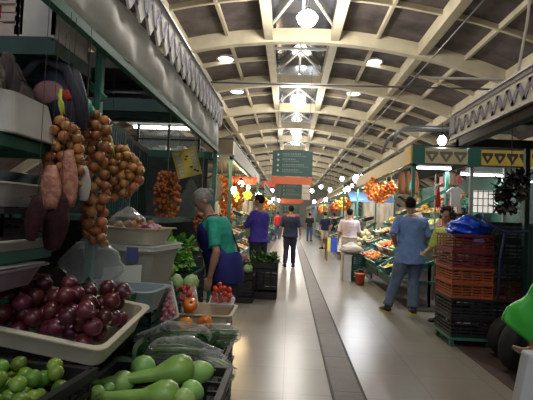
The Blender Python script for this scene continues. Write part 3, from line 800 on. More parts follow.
def glyphs(mb, text, x0, z0, h, y, w=.6, th=.14):
    """Block letters made from bars on the plane y."""
    G = {'O': 'abcdef', 'L': 'fed', 'T': 'ag2', '1': 'bc', 'D': 'abcdef', '0': 'abcdef', 'A': 'abcefg', 'E': 'afged', 'I': 'g2', ' ': ''}
    for ch in text:
        W_, t = h * w, h * th
        seg = {'a': (0, W_, h - t, h), 'd': (0, W_, 0, t), 'g': (0, W_, h / 2 - t / 2, h / 2 + t / 2), 'f': (0, t, h / 2, h), 'e': (0, t, 0, h / 2),
               'b': (W_ - t, W_, h / 2, h), 'c': (W_ - t, W_, 0, h / 2), '2': (W_ / 2 - t / 2, W_ / 2 + t / 2, 0, h)}
        for s_ in G.get(ch, ''):
            if s_ == 'g' and ch in 'TI': continue
            a0, a1, b0, b1 = seg[s_]; mb.box(x0 + a0, x0 + a1, y, y + .004, z0 + b0, z0 + b1)
        x0 += W_ * 1.35
    return mb
glyphs(lt, 'LOT 1000', -.19, .15, .055, -.176); glyphs(lt, '1000', -.02, .075, .05, -.176)
lt.build('lettering', redw, c1)
crate('white_crate', .14, .3, .26, whc, 'narrow off-white crate at the right end of the overhead shelf', (-1.025, 1.83, 2.063), solid=True)
rb = mk('red_bag', roughen(bag_mesh(.075, .07, .05, 3, .3), .004, 30), mat('red_film', (.6, .03, .05), .3)); rb.location = (-1.03, 1.83, 2.365)
tag(rb, 'red plastic bag on top of the narrow crate on the overhead shelf', 'bag')
# coats / bags hung under the shelf
def drape(name, label, x0, x1, y, ztop, zbot, m, folds=5, amp=.03, seed=1, cat='garment', thick=.02, yslope=0):
    b = MB(); n, k = 24, 12; vs = []
    for side in (0, 1):
        for i in range(k + 1):
            t = i / k
            for j in range(n + 1):
                u = j / n; pinch = 1 - .25 * (1 - t) * abs(u - .5) * 2
                x = (x0 + x1) / 2 + (x1 - x0) * (u - .5) * (.55 + .45 * min(1, t * 2.5))
                yy = y + amp * math.sin(u * folds * 2 * PI + seed + t) * (.4 + t) + side * thick + yslope * u
                z = ztop + (zbot - ztop) * t * (1 - .1 * abs(math.sin(u * 5 + seed))) - .12 * (abs(u - .5) * 2) ** 2 * (1 - t)
                vs.append((x, yy, z))
    W_ = n + 1; P = (k + 1) * W_; fs = []
    for i in range(k):
        for j in range(n):
            a_ = i * W_ + j; fs.append((a_, a_ + 1, a_ + W_ + 1, a_ + W_)); fs.append((P + a_, P + a_ + W_, P + a_ + W_ + 1, P + a_ + 1))
    for j in range(n): fs.append((j, P + j, P + j + 1, j + 1)); a_ = k * W_ + j; fs.append((a_, a_ + 1, P + a_ + 1, P + a_))
    for i in range(k):
        a_ = i * W_; fs.append((a_, a_ + W_, P + a_ + W_, P + a_)); a_ = i * W_ + n; fs.append((a_, P + a_, P + a_ + W_, a_ + W_))
    b.add(vs, fs); return tag(b.build(name, m, smooth=True), label, cat)
drape('jacket', 'grey-brown jacket hanging under the overhead shelf', -1.20, -1.0, 1.62, 1.985, 1.79, mat('grey_cloth', (.15, .12, .11), .9, var=.3, scale=12), 6, .025, 2)
drape('jacket', 'brown striped cloth hanging at the left edge under the overhead shelf', -1.14, -1.04, 1.52, 1.985, 1.80, mat('beige_cloth', (.28, .23, .19), .9, var=.4, scale=20), 4, .02, 5)
# dark backpack with arching strap and pinkish pocket
bp = thing('backpack', 'dark navy backpack with a pinkish pocket hanging behind the green post', 'backpack', (-.97, 1.80, 1.835), 0, rot=(0, 0, 0))
bm_ = MB().tube([(-.06, .0, .19), (-.05, .0, .18), (-.02, 0, .1), (.02, 0, -.02), (.05, 0, -.1), (.06, 0, -.12)], [(.02, .02), (.06, .04), (.095, .055), (.10, .06), (.08, .045), (.04, .02)], 18, ref=(1, 0, 0))
me = bm_.mesh('pack', True); roughen(me, .012, 14); mk('pack_body', me, mat('navy_nylon', (.015, .018, .04), .6, var=.3, scale=15), bp)
MB().tube([(-.14, -.07, -.05), (-.13, -.08, .08), (-.05, -.09, .16), (.05, -.08, .12), (.1, -.06, .0), (.12, -.05, -.12)], [(.02, .008)] * 6, 8).build('strap', mat('strap_navy', (.02, .02, .035), .7), bp, True)
MB().ball((-.03, -.055, .03), .06, 14, 9, (1.1, .35, .8)).build('pocket', mat('pink_cloth', (.42, .22, .22), .8, var=.2), bp, True)
MB().ball((.055, -.06, .02), .022, 10, 7, (1.2, .5, 1)).build('red_tag', mat('red_cloth', (.5, .03, .03), .7), bp, True)
# stacked containers on the left: from the top down
whbox = mat('white_foam', (.42, .41, .38), .6, var=.12, scale=8)
def tray(name, label, w, d, h, m, loc, rz=0, rot=None, cat='tray'):
    return tag(tray_mb(w, d, h).build(name, m, smooth=False, loc=loc, rot=rot or (0, 0, rz)), label, cat)
# rack that carries them
twine2 = mat('dark_twine', (.06, .05, .04), .8)
rk = thing('shelf_rack', 'green steel rack holding the stacked trays at the far left', 'rack', (0, 0, 0))
MB().box(-1.75, -1.0, 1.5, 1.78, 1.05, 1.066).build('shelf_board', green_paint, rk)
for z in (1.635, 1.242): MB().box(-1.75, -.945, 1.20, 1.78, z - .02, z).box(-1.75, -.945, 1.74, 1.78, z - .04, z - .02).box(-.975, -.945, 1.20, 1.78, z - .04, z - .02).build('shelf_board', green_paint, rk)
for x, y in ((-1.52, 1.785), (-1.78, 1.785), (-1.78, 1.2)): MB().box(x - .015, x + .015, y, y + .03, 0, 2.03).build('post', green_paint, rk)
# white plastic box on the upper board, seen from outside with its rim
tag(tray_mb(.50, .34, .145, flare=.03).build('white_tub', whbox, loc=(-1.17, 1.56, 1.788), rot=(rad(180), 0, 0)), 'off-white upturned plastic tub on the upper board of the left rack', 'tub')
# vegetables in the shade between the boards
for i, (x, z, k) in enumerate(((-1.05, 0, 'cabbage'), (-1.2, 0, 'cabbage'), (-.98, 0, 'chayote'))):
    pass
tray('tray', 'off-white shallow tray with dark greens below the upturned tub on the left rack', .50, .36, .075, whbox, (-1.16, 1.55, 1.395))
b = MB()
for k in range(5):
    l = leafy(12, .1, .03, 1.2, .5); l_ = MB(); l_.M = Matrix.Translation((-1.32 + k * .08, 1.5 + .05 * (k % 2), 1.42)); l_.add(l.v, l.f); b.add(l_.v, l_.f)
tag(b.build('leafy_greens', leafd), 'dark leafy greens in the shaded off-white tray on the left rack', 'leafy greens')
fruit('chayote', 'pale green chayote among the dark greens on the left rack', xf((-1.0, 1.43, 1.435), .032, .9, .3, 0), None)
crate('black_crate', .50, .36, .107, blackp, 'black slotted crate under the off-white tray on the left rack', (-1.16, 1.55, 1.285), rows=2)
tray('tray', 'white tray rim directly under the black slotted crate on the left rack', .50, .36, .035, whbox, (-1.16, 1.55, 1.244))
ltub = tray('lidded_tub', 'lavender-grey clear tub with an orange price label at the far left', .50, .34, .07, mat('lavender_tub', (.30, .24, .30), .3, var=.15), (-1.17, 1.50, 1.112))
lb_ = MB().box(-.035, .035, -.002, .002, -.022, .022); o = lb_.build('price_label', mat('orange_label', (.75, .12, .04), .5), ltub, loc=(.11, -.164, .038), rot=(rad(15), 0, 0))
MB().box(-.025, .025, -.003, -.002, -.014, -.009).box(-.02, .02, -.003, -.002, .002, .012).box(-.025, -.012, -.003, -.002, -.005, .0).build('printed_lines', mat('label_print', (.5, .42, .36), .6), o)
for i in range(2):
    pp = MB(); pp.M = Matrix.Translation((-1.12 + .012 * i, 1.50, 1.189 + .004 * i)) @ Matrix.Rotation(rad(-8 + 5 * i), 4, 'Z'); pp.box(-.2, .2, -.13, .13, 0, .003)
    tag(pp.build('paper_sheet', mat('paper', (.55, .54, .52), .8)), 'loose white paper sheets lying on the lavender-grey tub', 'paper', 'paper sheets on the tub')
tray('red_tray', 'dark red plastic tray under the lavender-grey tub', .52, .36, .04, mat('dark_red_plastic', (.14, .01, .015), .45), (-1.26, 1.66, 1.068))
crate('black_crate', .58, .40, .10, blackp, 'shallow black crate propping up the tray of red onions', (-1.2, 1.70, .752), rows=1)
crate('black_crate', .58, .40, .25, blackp, 'black crate at the bottom of the stack behind the red onions', (-1.2, 1.70, .50), rows=3)
crate('black_crate', .58, .40, .24, blackp, 'black crate resting on the floor behind the red onions', (-1.2, 1.70, .255), rows=3)
crate('black_crate', .58, .40, .24, blackp, 'lowest black crate on the floor at the back of the onion stall', (-1.2, 1.70, .012), rows=3)
# tray of red onions, tilted to the aisle
u = Vector((.44, -.035, -.05)).normalized(); Bc = Vector((-.60, 1.45, .945))
v_ = Vector((.07, .36, .07)); v_ = (v_ - u * v_.dot(u)).normalized(); n_ = u.cross(v_)
W_, D_ = .56, .35
ctr = Bc - u * (W_ / 2) + v_ * (D_ / 2) - n_ * .085
TM = Matrix((u, v_, n_)).transposed().to_4x4(); TM.translation = ctr
o = tray_mb(W_, D_, .08, flare=.02, cr=.035).build('onion_tray', beigep); o.matrix_world = TM
tag(o, 'beige tray of red onions tilted towards the aisle', 'tray')
ronion = None
pos = pack(54, .0335, -W_ / 2 + .07, W_ / 2 - .03, -D_ / 2 + .025, D_ / 2 - .02, .014, 60, bias=0)
rootm = mat('onion_root', (.45, .33, .2), .8)
nm = MB().tube([(0, 0, .95), (.01, .01, 1.1), (.03, .01, 1.2)], [.2, .1, .03], 8).mesh('neck', True)
rt = MB().lathe([(0, -1.02), (.14, -.98), (.2, -.86)], 8).mesh('root_tuft', True)
for i, (x, y, z) in enumerate(pos):
    o = fruit('redonion', 'glossy red onion heaped in the beige tray', xf((x, y, z), .0335 * R.uniform(.94, .99), R.uniform(-1.5, 1.5), R.uniform(-1.5, 1.5), R.uniform(0, 6), TM), 'red onions in the beige tray')
    mk('neck', nm, mat('onion_neck', (.25, .10, .09), .6), o); mk('root_tuft', rt, rootm, o)
# crate of limes, nearest
LM = Matrix.Translation((-.93, 1.245, .70)) @ Matrix.Rotation(rad(-6), 4, 'Z')
o = crate('black_crate', .66, .30, .21, blackp, 'black slotted crate of limes nearest the camera', (-.93, 1.245, .70), rad(-6))
heap('lime', .0275, LM, .62, .26, .10, 100, 'green lime heaped in the nearest black crate', 'limes in the nearest crate')
crate('black_crate', .66, .34, .34, blackp, 'black crate stacked under the crate of limes, upper', (-.93, 1.265, .356), rad(-6))
crate('black_crate', .66, .34, .34, blackp, 'black crate on the floor at the bottom of the lime stack', (-.93, 1.265, .012), rad(-6))
# squashes crate
QM = Matrix.Translation((-.50, 1.72, .50))
crate('black_crate', .52, .56, .22, blackp, 'black crate of pale green squashes beside the limes', (-.50, 1.72, .50), rows=3)
crate('black_crate', .52, .56, .24, blackp, 'black crate stacked directly under the squash crate', (-.50, 1.72, .256), rows=3)
crate('black_crate', .52, .56, .24, blackp, 'black crate on the floor below the squash crate', (-.50, 1.72, .012), rows=3)
sqm = PR['squash']
def squash(loc, r, L, rz, ry, label):
    """Bottle-shaped squash: round end at the origin, neck running along +X."""
    b = MB(); b.tube([(-r * .98, 0, 0), (-r * .8, 0, 0), (-r * .3, 0, 0), (r * .35, 0, 0), (r * .95, 0, .0), (r * 1.6, 0, .0), (L * .62, 0, .004), (L * .87, 0, .01), (L * .97, 0, .014)],
                     [r * .2, r * .66, r * .98, r * .97, r * .74, r * .48, r * .36, r * .34, r * .18], 18)
    o = b.build('squash', sqm, smooth=True, loc=loc, rot=(0, ry, rz)); tag(o, label, 'squash')
    MB().tube([(L * .95, 0, .01), (L * 1.05, 0, .02)], [.012, .01], 7).build('stem', stemm, o, True)
    MB().tube([(-r * 1.02, 0, 0), (-r * .94, 0, 0)], [.006, .012], 7).build('blossom_scar', rootm, o, True)
    return o
p = aty(180, 369, 1.72); squash(p, .056, .30, rad(200), rad(9), 'long bottle-shaped squash with its round end resting on top of the pile')
p = aty(166, 394, 1.52); squash(p, .048, .29, rad(189), rad(4), 'long bottle-shaped squash lying in front, neck pointing to the limes')
def roundsq(px, py, Y, r, label, kind='chayote'):
    p = aty(px, py, Y); o = fruit(kind, label, xf(p, (r, r, r * .95), rad(100) + R.uniform(-.3, .3), 0, R.uniform(0, 6)), 'round squashes in the crate', name='round_squash', cat='squash')
    MB().tube([(0, 0, 1.15), (.1, 0, 1.4)], [.13, .1], 7).build('stem', stemm, o, True)
roundsq(143, 368, 1.86, .053, 'round pale green squash standing at the back of the squash crate')
roundsq(122, 382, 1.66, .042, 'round pale green squash behind the long necks, toward the limes')
roundsq(97, 393, 1.50, .026, 'small green squash at the lime end of the squash crate')
roundsq(109, 388, 1.56, .020, 'smallest green squash wedged between two long necks')
roundsq(200, 372, 1.92, .050, 'darker green round squash at the aisle end of the crate')
roundsq(192, 391, 1.66, .040, 'bumpy green squash below the large round end')
roundsq(184, 398, 1.50, .032, 'small squash at the front corner of the crate')
for x, y, z in pack(26, .05, -.24, .24, -.26, .26, .014):
    if z < .1: fruit('chayote', 'pale green squash buried in the lower layer of the crate', xf((x, y, z), .048, R.uniform(-2, 2), 0, 0, QM), 'buried squashes', name='round_squash', cat='squash')
# dark crates along the aisle edge below the packs of greens
for i, (y, z) in enumerate(((2.32, .012), (2.32, .26), (2.92, .012), (2.92, .26))):
    crate('black_crate', .36, .54, .24, blackp, 'black crate %s in the %s aisle-edge stack' % (('on the floor', 'on top')[i % 2], ('nearer', 'farther')[i // 2]), (-.555, y + .05, z), rows=3)
crate('black_crate', .40, .40, .24, blackp, 'black crate on the floor at the foot of the woman in the apron', (-.62, 3.46, .012), rows=3)
# packs of long greens in film
def greens_pack(px, py, Y, L, r, rz, seed, label, ry=0):
    p = aty(px, py, Y); t = thing('greens_pack', label, 'packed greens', p, 0, rot=(0, ry, rz))
    b = MB()
    for k in range(34):
        a = R.uniform(0, 2 * PI); q = r * .75 * math.sqrt(R.random()); y, z = q * math.cos(a), q * .6 * math.sin(a)
        x0 = R.uniform(-L / 2, -L / 3); x1 = R.uniform(L / 4, L / 2)
        b.tube([(x0, y, z), ((x0 + x1) / 2, y * 1.1, z + .004), (x1, y * .6, z * .6)], [(.006, .003), (.012, .003), (.003, .002)], 5)
    b.build('stalks', mat('pale_green_stalks', (.13, .21, .08), .5, rnd=.3, var=.4, scale=30), t, True)
    bg = bag_mesh(r * 1.1, r * .72, L * .55, seed, .18); bg.transform(Matrix.Rotation(rad(90), 4, 'Y')); mk('film', bg, clear, t); return t
greens_pack(178, 337, 2.45, .34, .075, rad(196), 1, 'film-wrapped bundle of long greens lying across the back', 0)
greens_pack(215, 335, 2.62, .28, .065, rad(186), 2, 'film-wrapped bundle of greens below the beige tub of peppers', 0)
greens_pack(212, 366, 2.22, .26, .07, rad(150), 3, 'shiny film-wrapped bundle of greens at the aisle corner', rad(-8))
greens_pack(180, 352, 2.15, .30, .07, rad(28), 4, 'film-wrapped bundle of dull greens beside the squashes', rad(6))
b = MB()
for k in range(9):
    l = leafy(14, .17, .045, 1.1, .5); l_ = MB(); l_.M = Matrix.Translation((-.93 + .06 * k, 2.25 + .12 * (k % 3), .62 + .02 * (k % 2))); l_.add(l.v, l.f); b.add(l_.v, l_.f)
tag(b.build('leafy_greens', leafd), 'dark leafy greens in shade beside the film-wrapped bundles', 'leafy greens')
crate('black_crate', .36, .30, .20, blackp, 'black crate of dark leafy greens behind the squashes', (-1.16, 2.16, .50), rows=2)
crate('black_crate', .36, .30, .46, blackp, 'tall black crate on the floor under the dark leafy greens', (-1.16, 2.16, .012), rows=5)
# beige tub with peppers at the aisle end
TBZ = .60; tb_ = aty(212, 330, 3.05)
tbm = Matrix.Translation((-.62, 3.02, TBZ))
o = tray_mb(.52, .36, .15, flare=.03, cr=.045).build('beige_tub', mat('beige_tub_plastic', (.50, .42, .28), .45, var=.1, scale=6)); o.matrix_world = tbm
tag(o, 'translucent beige tub of peppers at the aisle end of the stall', 'tub')
crate('black_crate', .5, .4, .08, blackp, 'shallow black crate directly under the beige tub', (-.64, 3.02, .515), rows=1)
for x, y, z in pack(7, .042, -.25, .02, -.16, .14, .012): fruit('pepper', 'orange bell pepper inside the beige tub', xf((x, y, z + .0), .036, R.uniform(-1, 1), R.uniform(-1, 1), 0, tbm), 'orange peppers in the beige tub', name='bell_pepper')
for px, py, Y, l in ((190, 307, 2.86, 'orange bell pepper standing on the peppers, between the tilted packs'), (187, 324, 2.72, 'orange-red pepper outside the tub, beneath the tilted radish pack'), (206, 322, 2.76, 'red-orange pepper leaning on the outside of the beige tub')):
    o = fruit('pepper', l, xf(aty(px, py, Y), .048, R.uniform(-.6, .6) + (1.4 if 'outside' in l else 0), .3, 0), None, name='bell_pepper')
    MB().tube([(0, 0, .84), (.05, 0, 1.25)], [.16, .1], 7).build('stem', stemm, o, True)
foam = mat('foam_pack', (.62, .60, .55), .5)
def veg_pack(px, py, Y, w, h, rot, kind, r, n, label, group):
    """Foam tray filled with small produce and wrapped in film."""
    p = aty(px, py, Y); M = Matrix.Translation(p) @ rot
    t = tray_mb(w, h, .02, flare=.008, lip=.004, cr=.012).build('foam_tray', foam); t.matrix_world = M; tag(t, label, 'packed vegetables')
    fm_ = bag_mesh(w * .56, h * .56, r * 2.2, px, .06, 20, 12); f_ = mk('film', fm_, clear, t); f_.location = (0, 0, .02 + r)
    for x, y, z in pack(n, r, -w / 2 + .005, w / 2 - .005, -h / 2 + .005, h / 2 - .005, .01):
        fruit(kind, '%s inside the %s' % ({'radish': 'small red radish', 'tomato': 'small red tomato', 'guava': 'small fruit'}[kind], label.replace('a film-wrapped', 'film-wrapped')), xf((x, y, z), r * .9, R.uniform(-2, 2), R.uniform(-2, 2), 0, M), group, name={'radish': 'radish', 'tomato': 'tomato'}[kind])
RX = lambda a: Matrix.Rotation(rad(a), 4, 'X'); RY = lambda a: Matrix.Rotation(rad(a), 4, 'Y'); RZ = lambda a: Matrix.Rotation(rad(a), 4, 'Z')
veg_pack(168, 304, 2.75, .12, .26, RY(-28) @ RX(52) , 'radish', .014, 55, 'tilted film-wrapped pack of red and white radishes', 'radishes in the tilted pack')
veg_pack(190, 299, 3.0, .11, .15, RY(-20) @ RX(60), 'tomato', .019, 18, 'leaning film-wrapped pack of red tomatoes', 'tomatoes in the leaning pack')
veg_pack(222, 304, 3.05, .16, .12, RX(12), 'tomato', .019, 26, 'flat film-wrapped pack of small tomatoes on the tub', 'tomatoes in the flat pack')
# clear lidded tubs with a beige tray and bagged onions on top
bx = thing('storage_tub', 'large translucent tub with a lid beside the hanging onions', 'tub', (-.93, 2.62, .93), rad(-8))
tray_mb(.44, .40, .24, flare=.04).build('tub_body', tubp, bx)
tray_mb(.47, .43, .022, flare=-.005, lip=.012).build('lid', film('tub_lid', (.7, .7, .66), .7, .3), bx, loc=(0, 0, .25))
for x in (-.12, .12): MB().box(x - .03, x + .03, -.235, -.222, .19, .27).build('latch', mat('blue_latch', (.1, .12, .3), .5), bx)
tag(mk('yellow_bag', bag_mesh(.09, .12, .07, 8, .3), mat('yellow_film', (.5, .42, .12), .4), loc=(-.92, 2.58, 1.02)), 'yellowish bag showing inside the translucent tub', 'bag')
tray('tray', 'beige tray of bagged onions on the lid of the translucent tub', .36, .34, .085, beigep, (-.915, 2.62, 1.212), rad(-8))
bgs = mk('plastic_bag', bag_mesh(.105, .11, .075, 5, .45), clear, loc=(-.96, 2.6, 1.32)); tag(bgs, 'crumpled clear plastic bag standing in the beige tray', 'bag')
for x, y, z in pack(14, .034, -1.05, -.80, 2.50, 2.74, 1.225): fruit('onion', 'golden onion in the beige tray under the clear bag', xf((x, y, z), .027, R.uniform(-2, 2), R.uniform(-2, 2), 0), 'onions in the upper beige tray')
rp = thing('onion_net', 'purple-red net pack of shallots at the edge of the upper beige tray', 'net bag', (-.79, 2.52, 1.305)); 
me = MB().ball((0, 0, 0), 1, 20, 12).mesh('n', True)
for v in me.vertices: v.co = Vector((v.co.x * .06, v.co.y * .05, v.co.z * .026)) * (1 + .2 * noise.noise(v.co * 4))
mk('net', me, mat('purple_net', (.30, .03, .10), .4, col2=(.6, .4, .42), thr=(.5, .56), scale=60), rp)
stt = crate('grey_crate', .50, .46, .40, dkgreen, 'dark green crate supporting the translucent tub', (-.99, 2.66, .52), rows=4)
crate('black_crate', .50, .46, .50, blackp, 'black crate on the floor under the dark green crate', (-1.17, 2.66, .012), rows=5) 
# grey-blue bags in front of the tub, sprigs of leaves
o = mk('hanging_bag', bag_mesh(.12, .06, .12, 12, .35), frost, loc=aty(92, 264, 1.95)); tag(o, 'pale frosted plastic bag hanging between the rack and the tub', 'bag')
tray('clear_tub', 'low clear grey-blue tub behind the tray of red onions', .40, .24, .10, film('bluish_tub', (.30, .36, .40), .6, .3), (-.80, 2.12, .93), rad(-6))
sheet = MB().prism([(-.1, -.06), (.1, -.06), (.09, .07), (-.1, .05)], aty(122, 278, 2.28), (1, .1, 0), (0, .25, 1), (0, .003, 0)); tag(sheet.build('plastic_sheet', film('sheet', (.62, .64, .60), .6, .4)), 'pale plastic sheet leaning against the translucent tub', 'sheet')
b = MB()
for k, (px, py, s_) in enumerate(((82, 292, .055), (95, 297, .05), (108, 294, .055), (120, 299, .05), (88, 284, .05), (131, 300, .045))):
    p = aty(px, py, 1.93); l = leafy(7, s_ * 1.6, s_ * .32, .9, .3, rnd=R, seg=4); l_ = MB(); l_.M = Matrix.Translation(p - Vector((0, 0, .03))); l_.add(l.v, l.f); b.add(l_.v, l_.f)
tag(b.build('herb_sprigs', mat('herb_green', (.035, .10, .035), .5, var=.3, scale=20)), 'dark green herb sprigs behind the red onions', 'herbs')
# frilly lettuce and greens behind the tub
b = MB()
for k in range(55):
    l = leafy(24, .13, .026, 1.2, .5, .5); l_ = MB(); l_.M = Matrix.Translation((-1.0 + R.uniform(-.2, .2), 3.15 + R.uniform(-.05, .7), .88 + R.uniform(0, .27))); l_.add(l.v, l.f); b.add(l_.v, l_.f)
tag(b.build('leafy_greens', mat('frilly_green', (.13, .34, .05), .5, var=.4, scale=15)), 'mound of bright frilly greens in front of the woman in the apron', 'leafy greens', kind='stuff')
crate('green_crate', .50, .50, .34, dkgreen, 'dark green crate holding the mound of frilly greens, nearer', (-1.0, 3.2, .58), rows=4)
crate('green_crate', .50, .50, .34, dkgreen, 'dark green crate holding the mound of frilly greens, farther', (-1.0, 3.76, .58), rows=4)
for y in (3.2, 3.76): crate('black_crate', .50, .50, .56, blackp, 'black crate on the floor under the %s frilly greens' % ('nearer' if y < 3.5 else 'farther'), (-1.0, y, .012), rows=4)
for px, py, Y, l in ((176, 283, 2.95, 'pale green lettuce head in front of the frilly greens'), (167, 270, 3.05, 'pale lettuce head showing beside the translucent tub'), (191, 283, 3.05, 'lettuce head under the dark frilly leaves')):
    p = aty(px, py, Y); o = fruit('cabbage', l, xf(p, .055, .4, .3, R.uniform(0, 6)), None, name='lettuce', cat='lettuce')
# ---- hanging strings of onions
def onion_string(label, spots, r, top, kind='onion'):
    """spots: (px, py, Y) centres of a packed cluster."""
    t = thing('onion_string', label, 'onion string', top)
    me = pmesh('onion').copy(); me.materials.append(PR['onion']); base = None
    MB().tube([(0, 0, 0), Vector(spots[0]) - Vector(top), Vector(spots[-1]) - Vector(top)], .0015, 6).build('twine', twine2, t)
    for i, p in enumerate(spots):
        s_ = r * R.uniform(.82, 1.0)
        o = mk('onion', me, None, t); o.location = Vector(p) - Vector(top); o.scale = (s_,) * 3; o.rotation_euler = (R.uniform(-1.4, 1.4), R.uniform(-1.4, 1.4), R.uniform(0, 6))
    return t
def cluster(poly, Y, depth, r, n, tries=25000):
    """Non-touching centres inside a pixel outline at distance Y."""
    out = []; xs_ = [p[0] for p in poly]; ys_ = [p[1] for p in poly]
    def inside(x, y):
        c_ = False; j = len(poly) - 1
        for i in range(len(poly)):
            if (poly[i][1] > y) != (poly[j][1] > y) and x < (poly[j][0] - poly[i][0]) * (y - poly[i][1]) / (poly[j][1] - poly[i][1]) + poly[i][0]: c_ = not c_
            j = i
        return c_
    for _ in range(tries):
        x, y = R.uniform(min(xs_), max(xs_)), R.uniform(min(ys_), max(ys_))
        if not inside(x, y): continue
        p = aty(x, y, Y + R.uniform(-depth, depth) * 1.0)
        if all((p - q).length > r * 1.72 for q in out): out.append(p)
        if len(out) >= n: break
    out.sort(key=lambda q: -q.z); return out
s1 = cluster([(60, 120), (50, 135), (47, 160), (54, 182), (66, 190), (80, 186), (82, 166), (80, 140), (70, 122)], 1.74, .075, .0225, 90)
onion_string('string of golden onions hanging nearest the left rack, above the bulging net', s1, .0235, Vector((s1[0].x, s1[0].y, 2.12)))
s2 = cluster([(86, 118), (98, 114), (106, 120), (107, 140), (104, 165), (106, 190), (104, 214), (104, 244), (96, 248), (88, 240), (84, 215), (84, 190), (88, 165), (82, 145)], 1.93, .035, .0255, 75)
onion_string('long string of golden onions hanging straight down beside the post', s2, .0262, Vector((s2[0].x, s2[0].y, 2.12)))
s3 = cluster([(111, 146), (124, 148), (134, 158), (141, 170), (139, 184), (128, 196), (114, 198), (106, 186), (103, 165)], 2.2, .07, .023, 95)
onion_string('bulging bunch of small golden onions hanging nearest the window side', s3, .023, Vector((s3[0].x, s3[0].y, 2.12)))
for px, py, Y, l in ((60, 104, 1.70, 'yellow-green tie above the nearest onion string'), (111, 150, 2.17, 'yellow-green tie above the bulging onion bunch')):
    p = aty(px, py, Y); b = MB().tube([p + Vector((0, 0, .06)), p, p + Vector((.012, 0, -.05))], [.005, .008, .004], 7).tube([p + Vector((-.01, 0, .04)), p + Vector((.014, -.005, 0)), p + Vector((.02, 0, -.04))], [.004, .006, .003], 7)
    tag(b.build('tie', mat('yellow_tie', (.5, .55, .08), .6), smooth=True), l, 'tie')
# reddish net bags and maroon bags
def hang_bag(px, y0, y1, Y, w, m, label, name='net_bag', dep=None, seed=1, ribs=True, lean=0):
    a, c_ = aty(px, y0, Y), aty(px + lean, y1, Y); b = MB(); n = 9; pts, rs = [], []
    for i in range(n + 1):
        t = i / n; pts.append(a.lerp(c_, t)); rs.append((w * (.25 + .85 * math.sin(PI * min(.96, .06 + .82 * t)) ** .8) * .9, (dep or w * .7) * (.25 + .8 * math.sin(PI * min(.96, .06 + .82 * t)) ** .8)))
    b.tube(pts, rs, 26, ref=(1, 0, 0)); me = b.mesh('hb', True)
    roughen(me, w * .16, 1.1 / w, seed)
    o = mk(name, me, m); tag(o, label, 'net bag' if 'net' in name else 'bag')
    tw = MB().tube([a, Vector((a.x, a.y, 2.12 if a.x > -.98 else 2.0))], .0012, 5); tw.build('twine', twine2, o); return o
netm = mat('reddish_net', (.34, .13, .09), .6, col2=(.50, .24, .16), thr=(.45, .55), scale=45, bump=.4, bscale=90)
hang_bag(51, 166, 209, 1.56, .038, netm, 'round reddish net bag of garlic left of the onion strings', seed=1)
hang_bag(69, 150, 207, 1.62, .033, netm, 'long reddish net bag of garlic under the nearest onion string', seed=2)
hang_bag(84, 166, 200, 1.70, .026, film('white_film', (.6, .58, .56), .6, .4), 'whitish plastic bag hanging between the net bags and the long onion string', 'plastic_bag', seed=3)
maroon = mat('maroon_net', (.030, .003, .007), .9, var=.4, scale=60, bump=.5, bscale=120)
hang_bag(61, 194, 250, 1.58, .045, maroon, 'dark maroon bag hanging lowest, in front of the frosted bag', 'dark_bag', seed=4, lean=-10)
hang_bag(38, 196, 240, 1.46, .030, maroon, 'dark maroon bag hanging against the black slotted crate', 'dark_bag', seed=6, lean=-8)
# frosted film strip and patterned valance along the top of the stall
fs_ = MB(); NN = 60; vs = []
for i in range(NN + 1):
    y = .6 + (5.12 - .6) * i / NN
    for k_ in range(7):
        t = k_ / 6; vs.append((SX + .02 + .02 * math.sin(t * PI) + .008 * math.sin(y * 9 + t * 5) + .006 * math.sin(y * 23), y, 2.17 + .27 * t))
fs_.add(vs, [(i * 7 + k_, (i + 1) * 7 + k_, (i + 1) * 7 + k_ + 1, i * 7 + k_ + 1) for i in range(NN) for k_ in range(6)])
me = fs_.mesh('fs', True)
o = mk('plastic_film_strip', me, film('grey_film', (.82, .81, .76), .62, .5)); sm = o.modifiers.new('th', 'SOLIDIFY'); sm.thickness = .002
tag(o, 'long translucent grey plastic film along the top of the left stall', 'plastic film')
def valance(name, label, x, y0, y1, z0, z1, m, zm, face, teeth=False, n=None, inset=.0, ends=True, dup_dir=None):
    """Patterned fascia board along the aisle; face=+1 shows its pattern towards +X."""
    t = thing(name, label, 'valance', (x, y0, z0)); L = y1 - y0; h = z1 - z0; b = MB(); n = n or int(L / .16)
    if teeth:
        s_ = L / n
        for i in range(n):
            b.prism([(s_ * i, .07), (s_ * (i + .5), -.02), (s_ * (i + 1), .07), (s_ * (i + 1), h), (s_ * i, h)], (0, 0, 0), (0, 1, 0), (0, 0, 1), (.015, 0, 0))
    else: b.box(0, .015, 0, L, 0, h)
    b.build('board', m, t)
    z = MB()
    if face > 0: zigzag(z, (.015, L, .05), (0, -1, 0), (0, 0, 1), L, h * .62, n, .035, -.004); 
    else: zigzag(z, (0, 0, .05), (0, 1, 0), (0, 0, 1), L, h * .62, n, .035, -.004)
    z.build('zigzag_pattern', zm, t)
    if ends: MB().box(-.012, .027, 0, L, h, h + .02).build('edge_trim', alu, t)
    return t
valw = mat('fascia_white', (.80, .76, .74), .45, var=.05); valz = mat('fascia_purple', (.40, .37, .50), .5)
valance('valance_board', 'white saw-toothed fascia with purple zigzag above the left stall', SX + .05, .6, 5.15, 2.42, 2.66, valw, valz, 1, teeth=True)
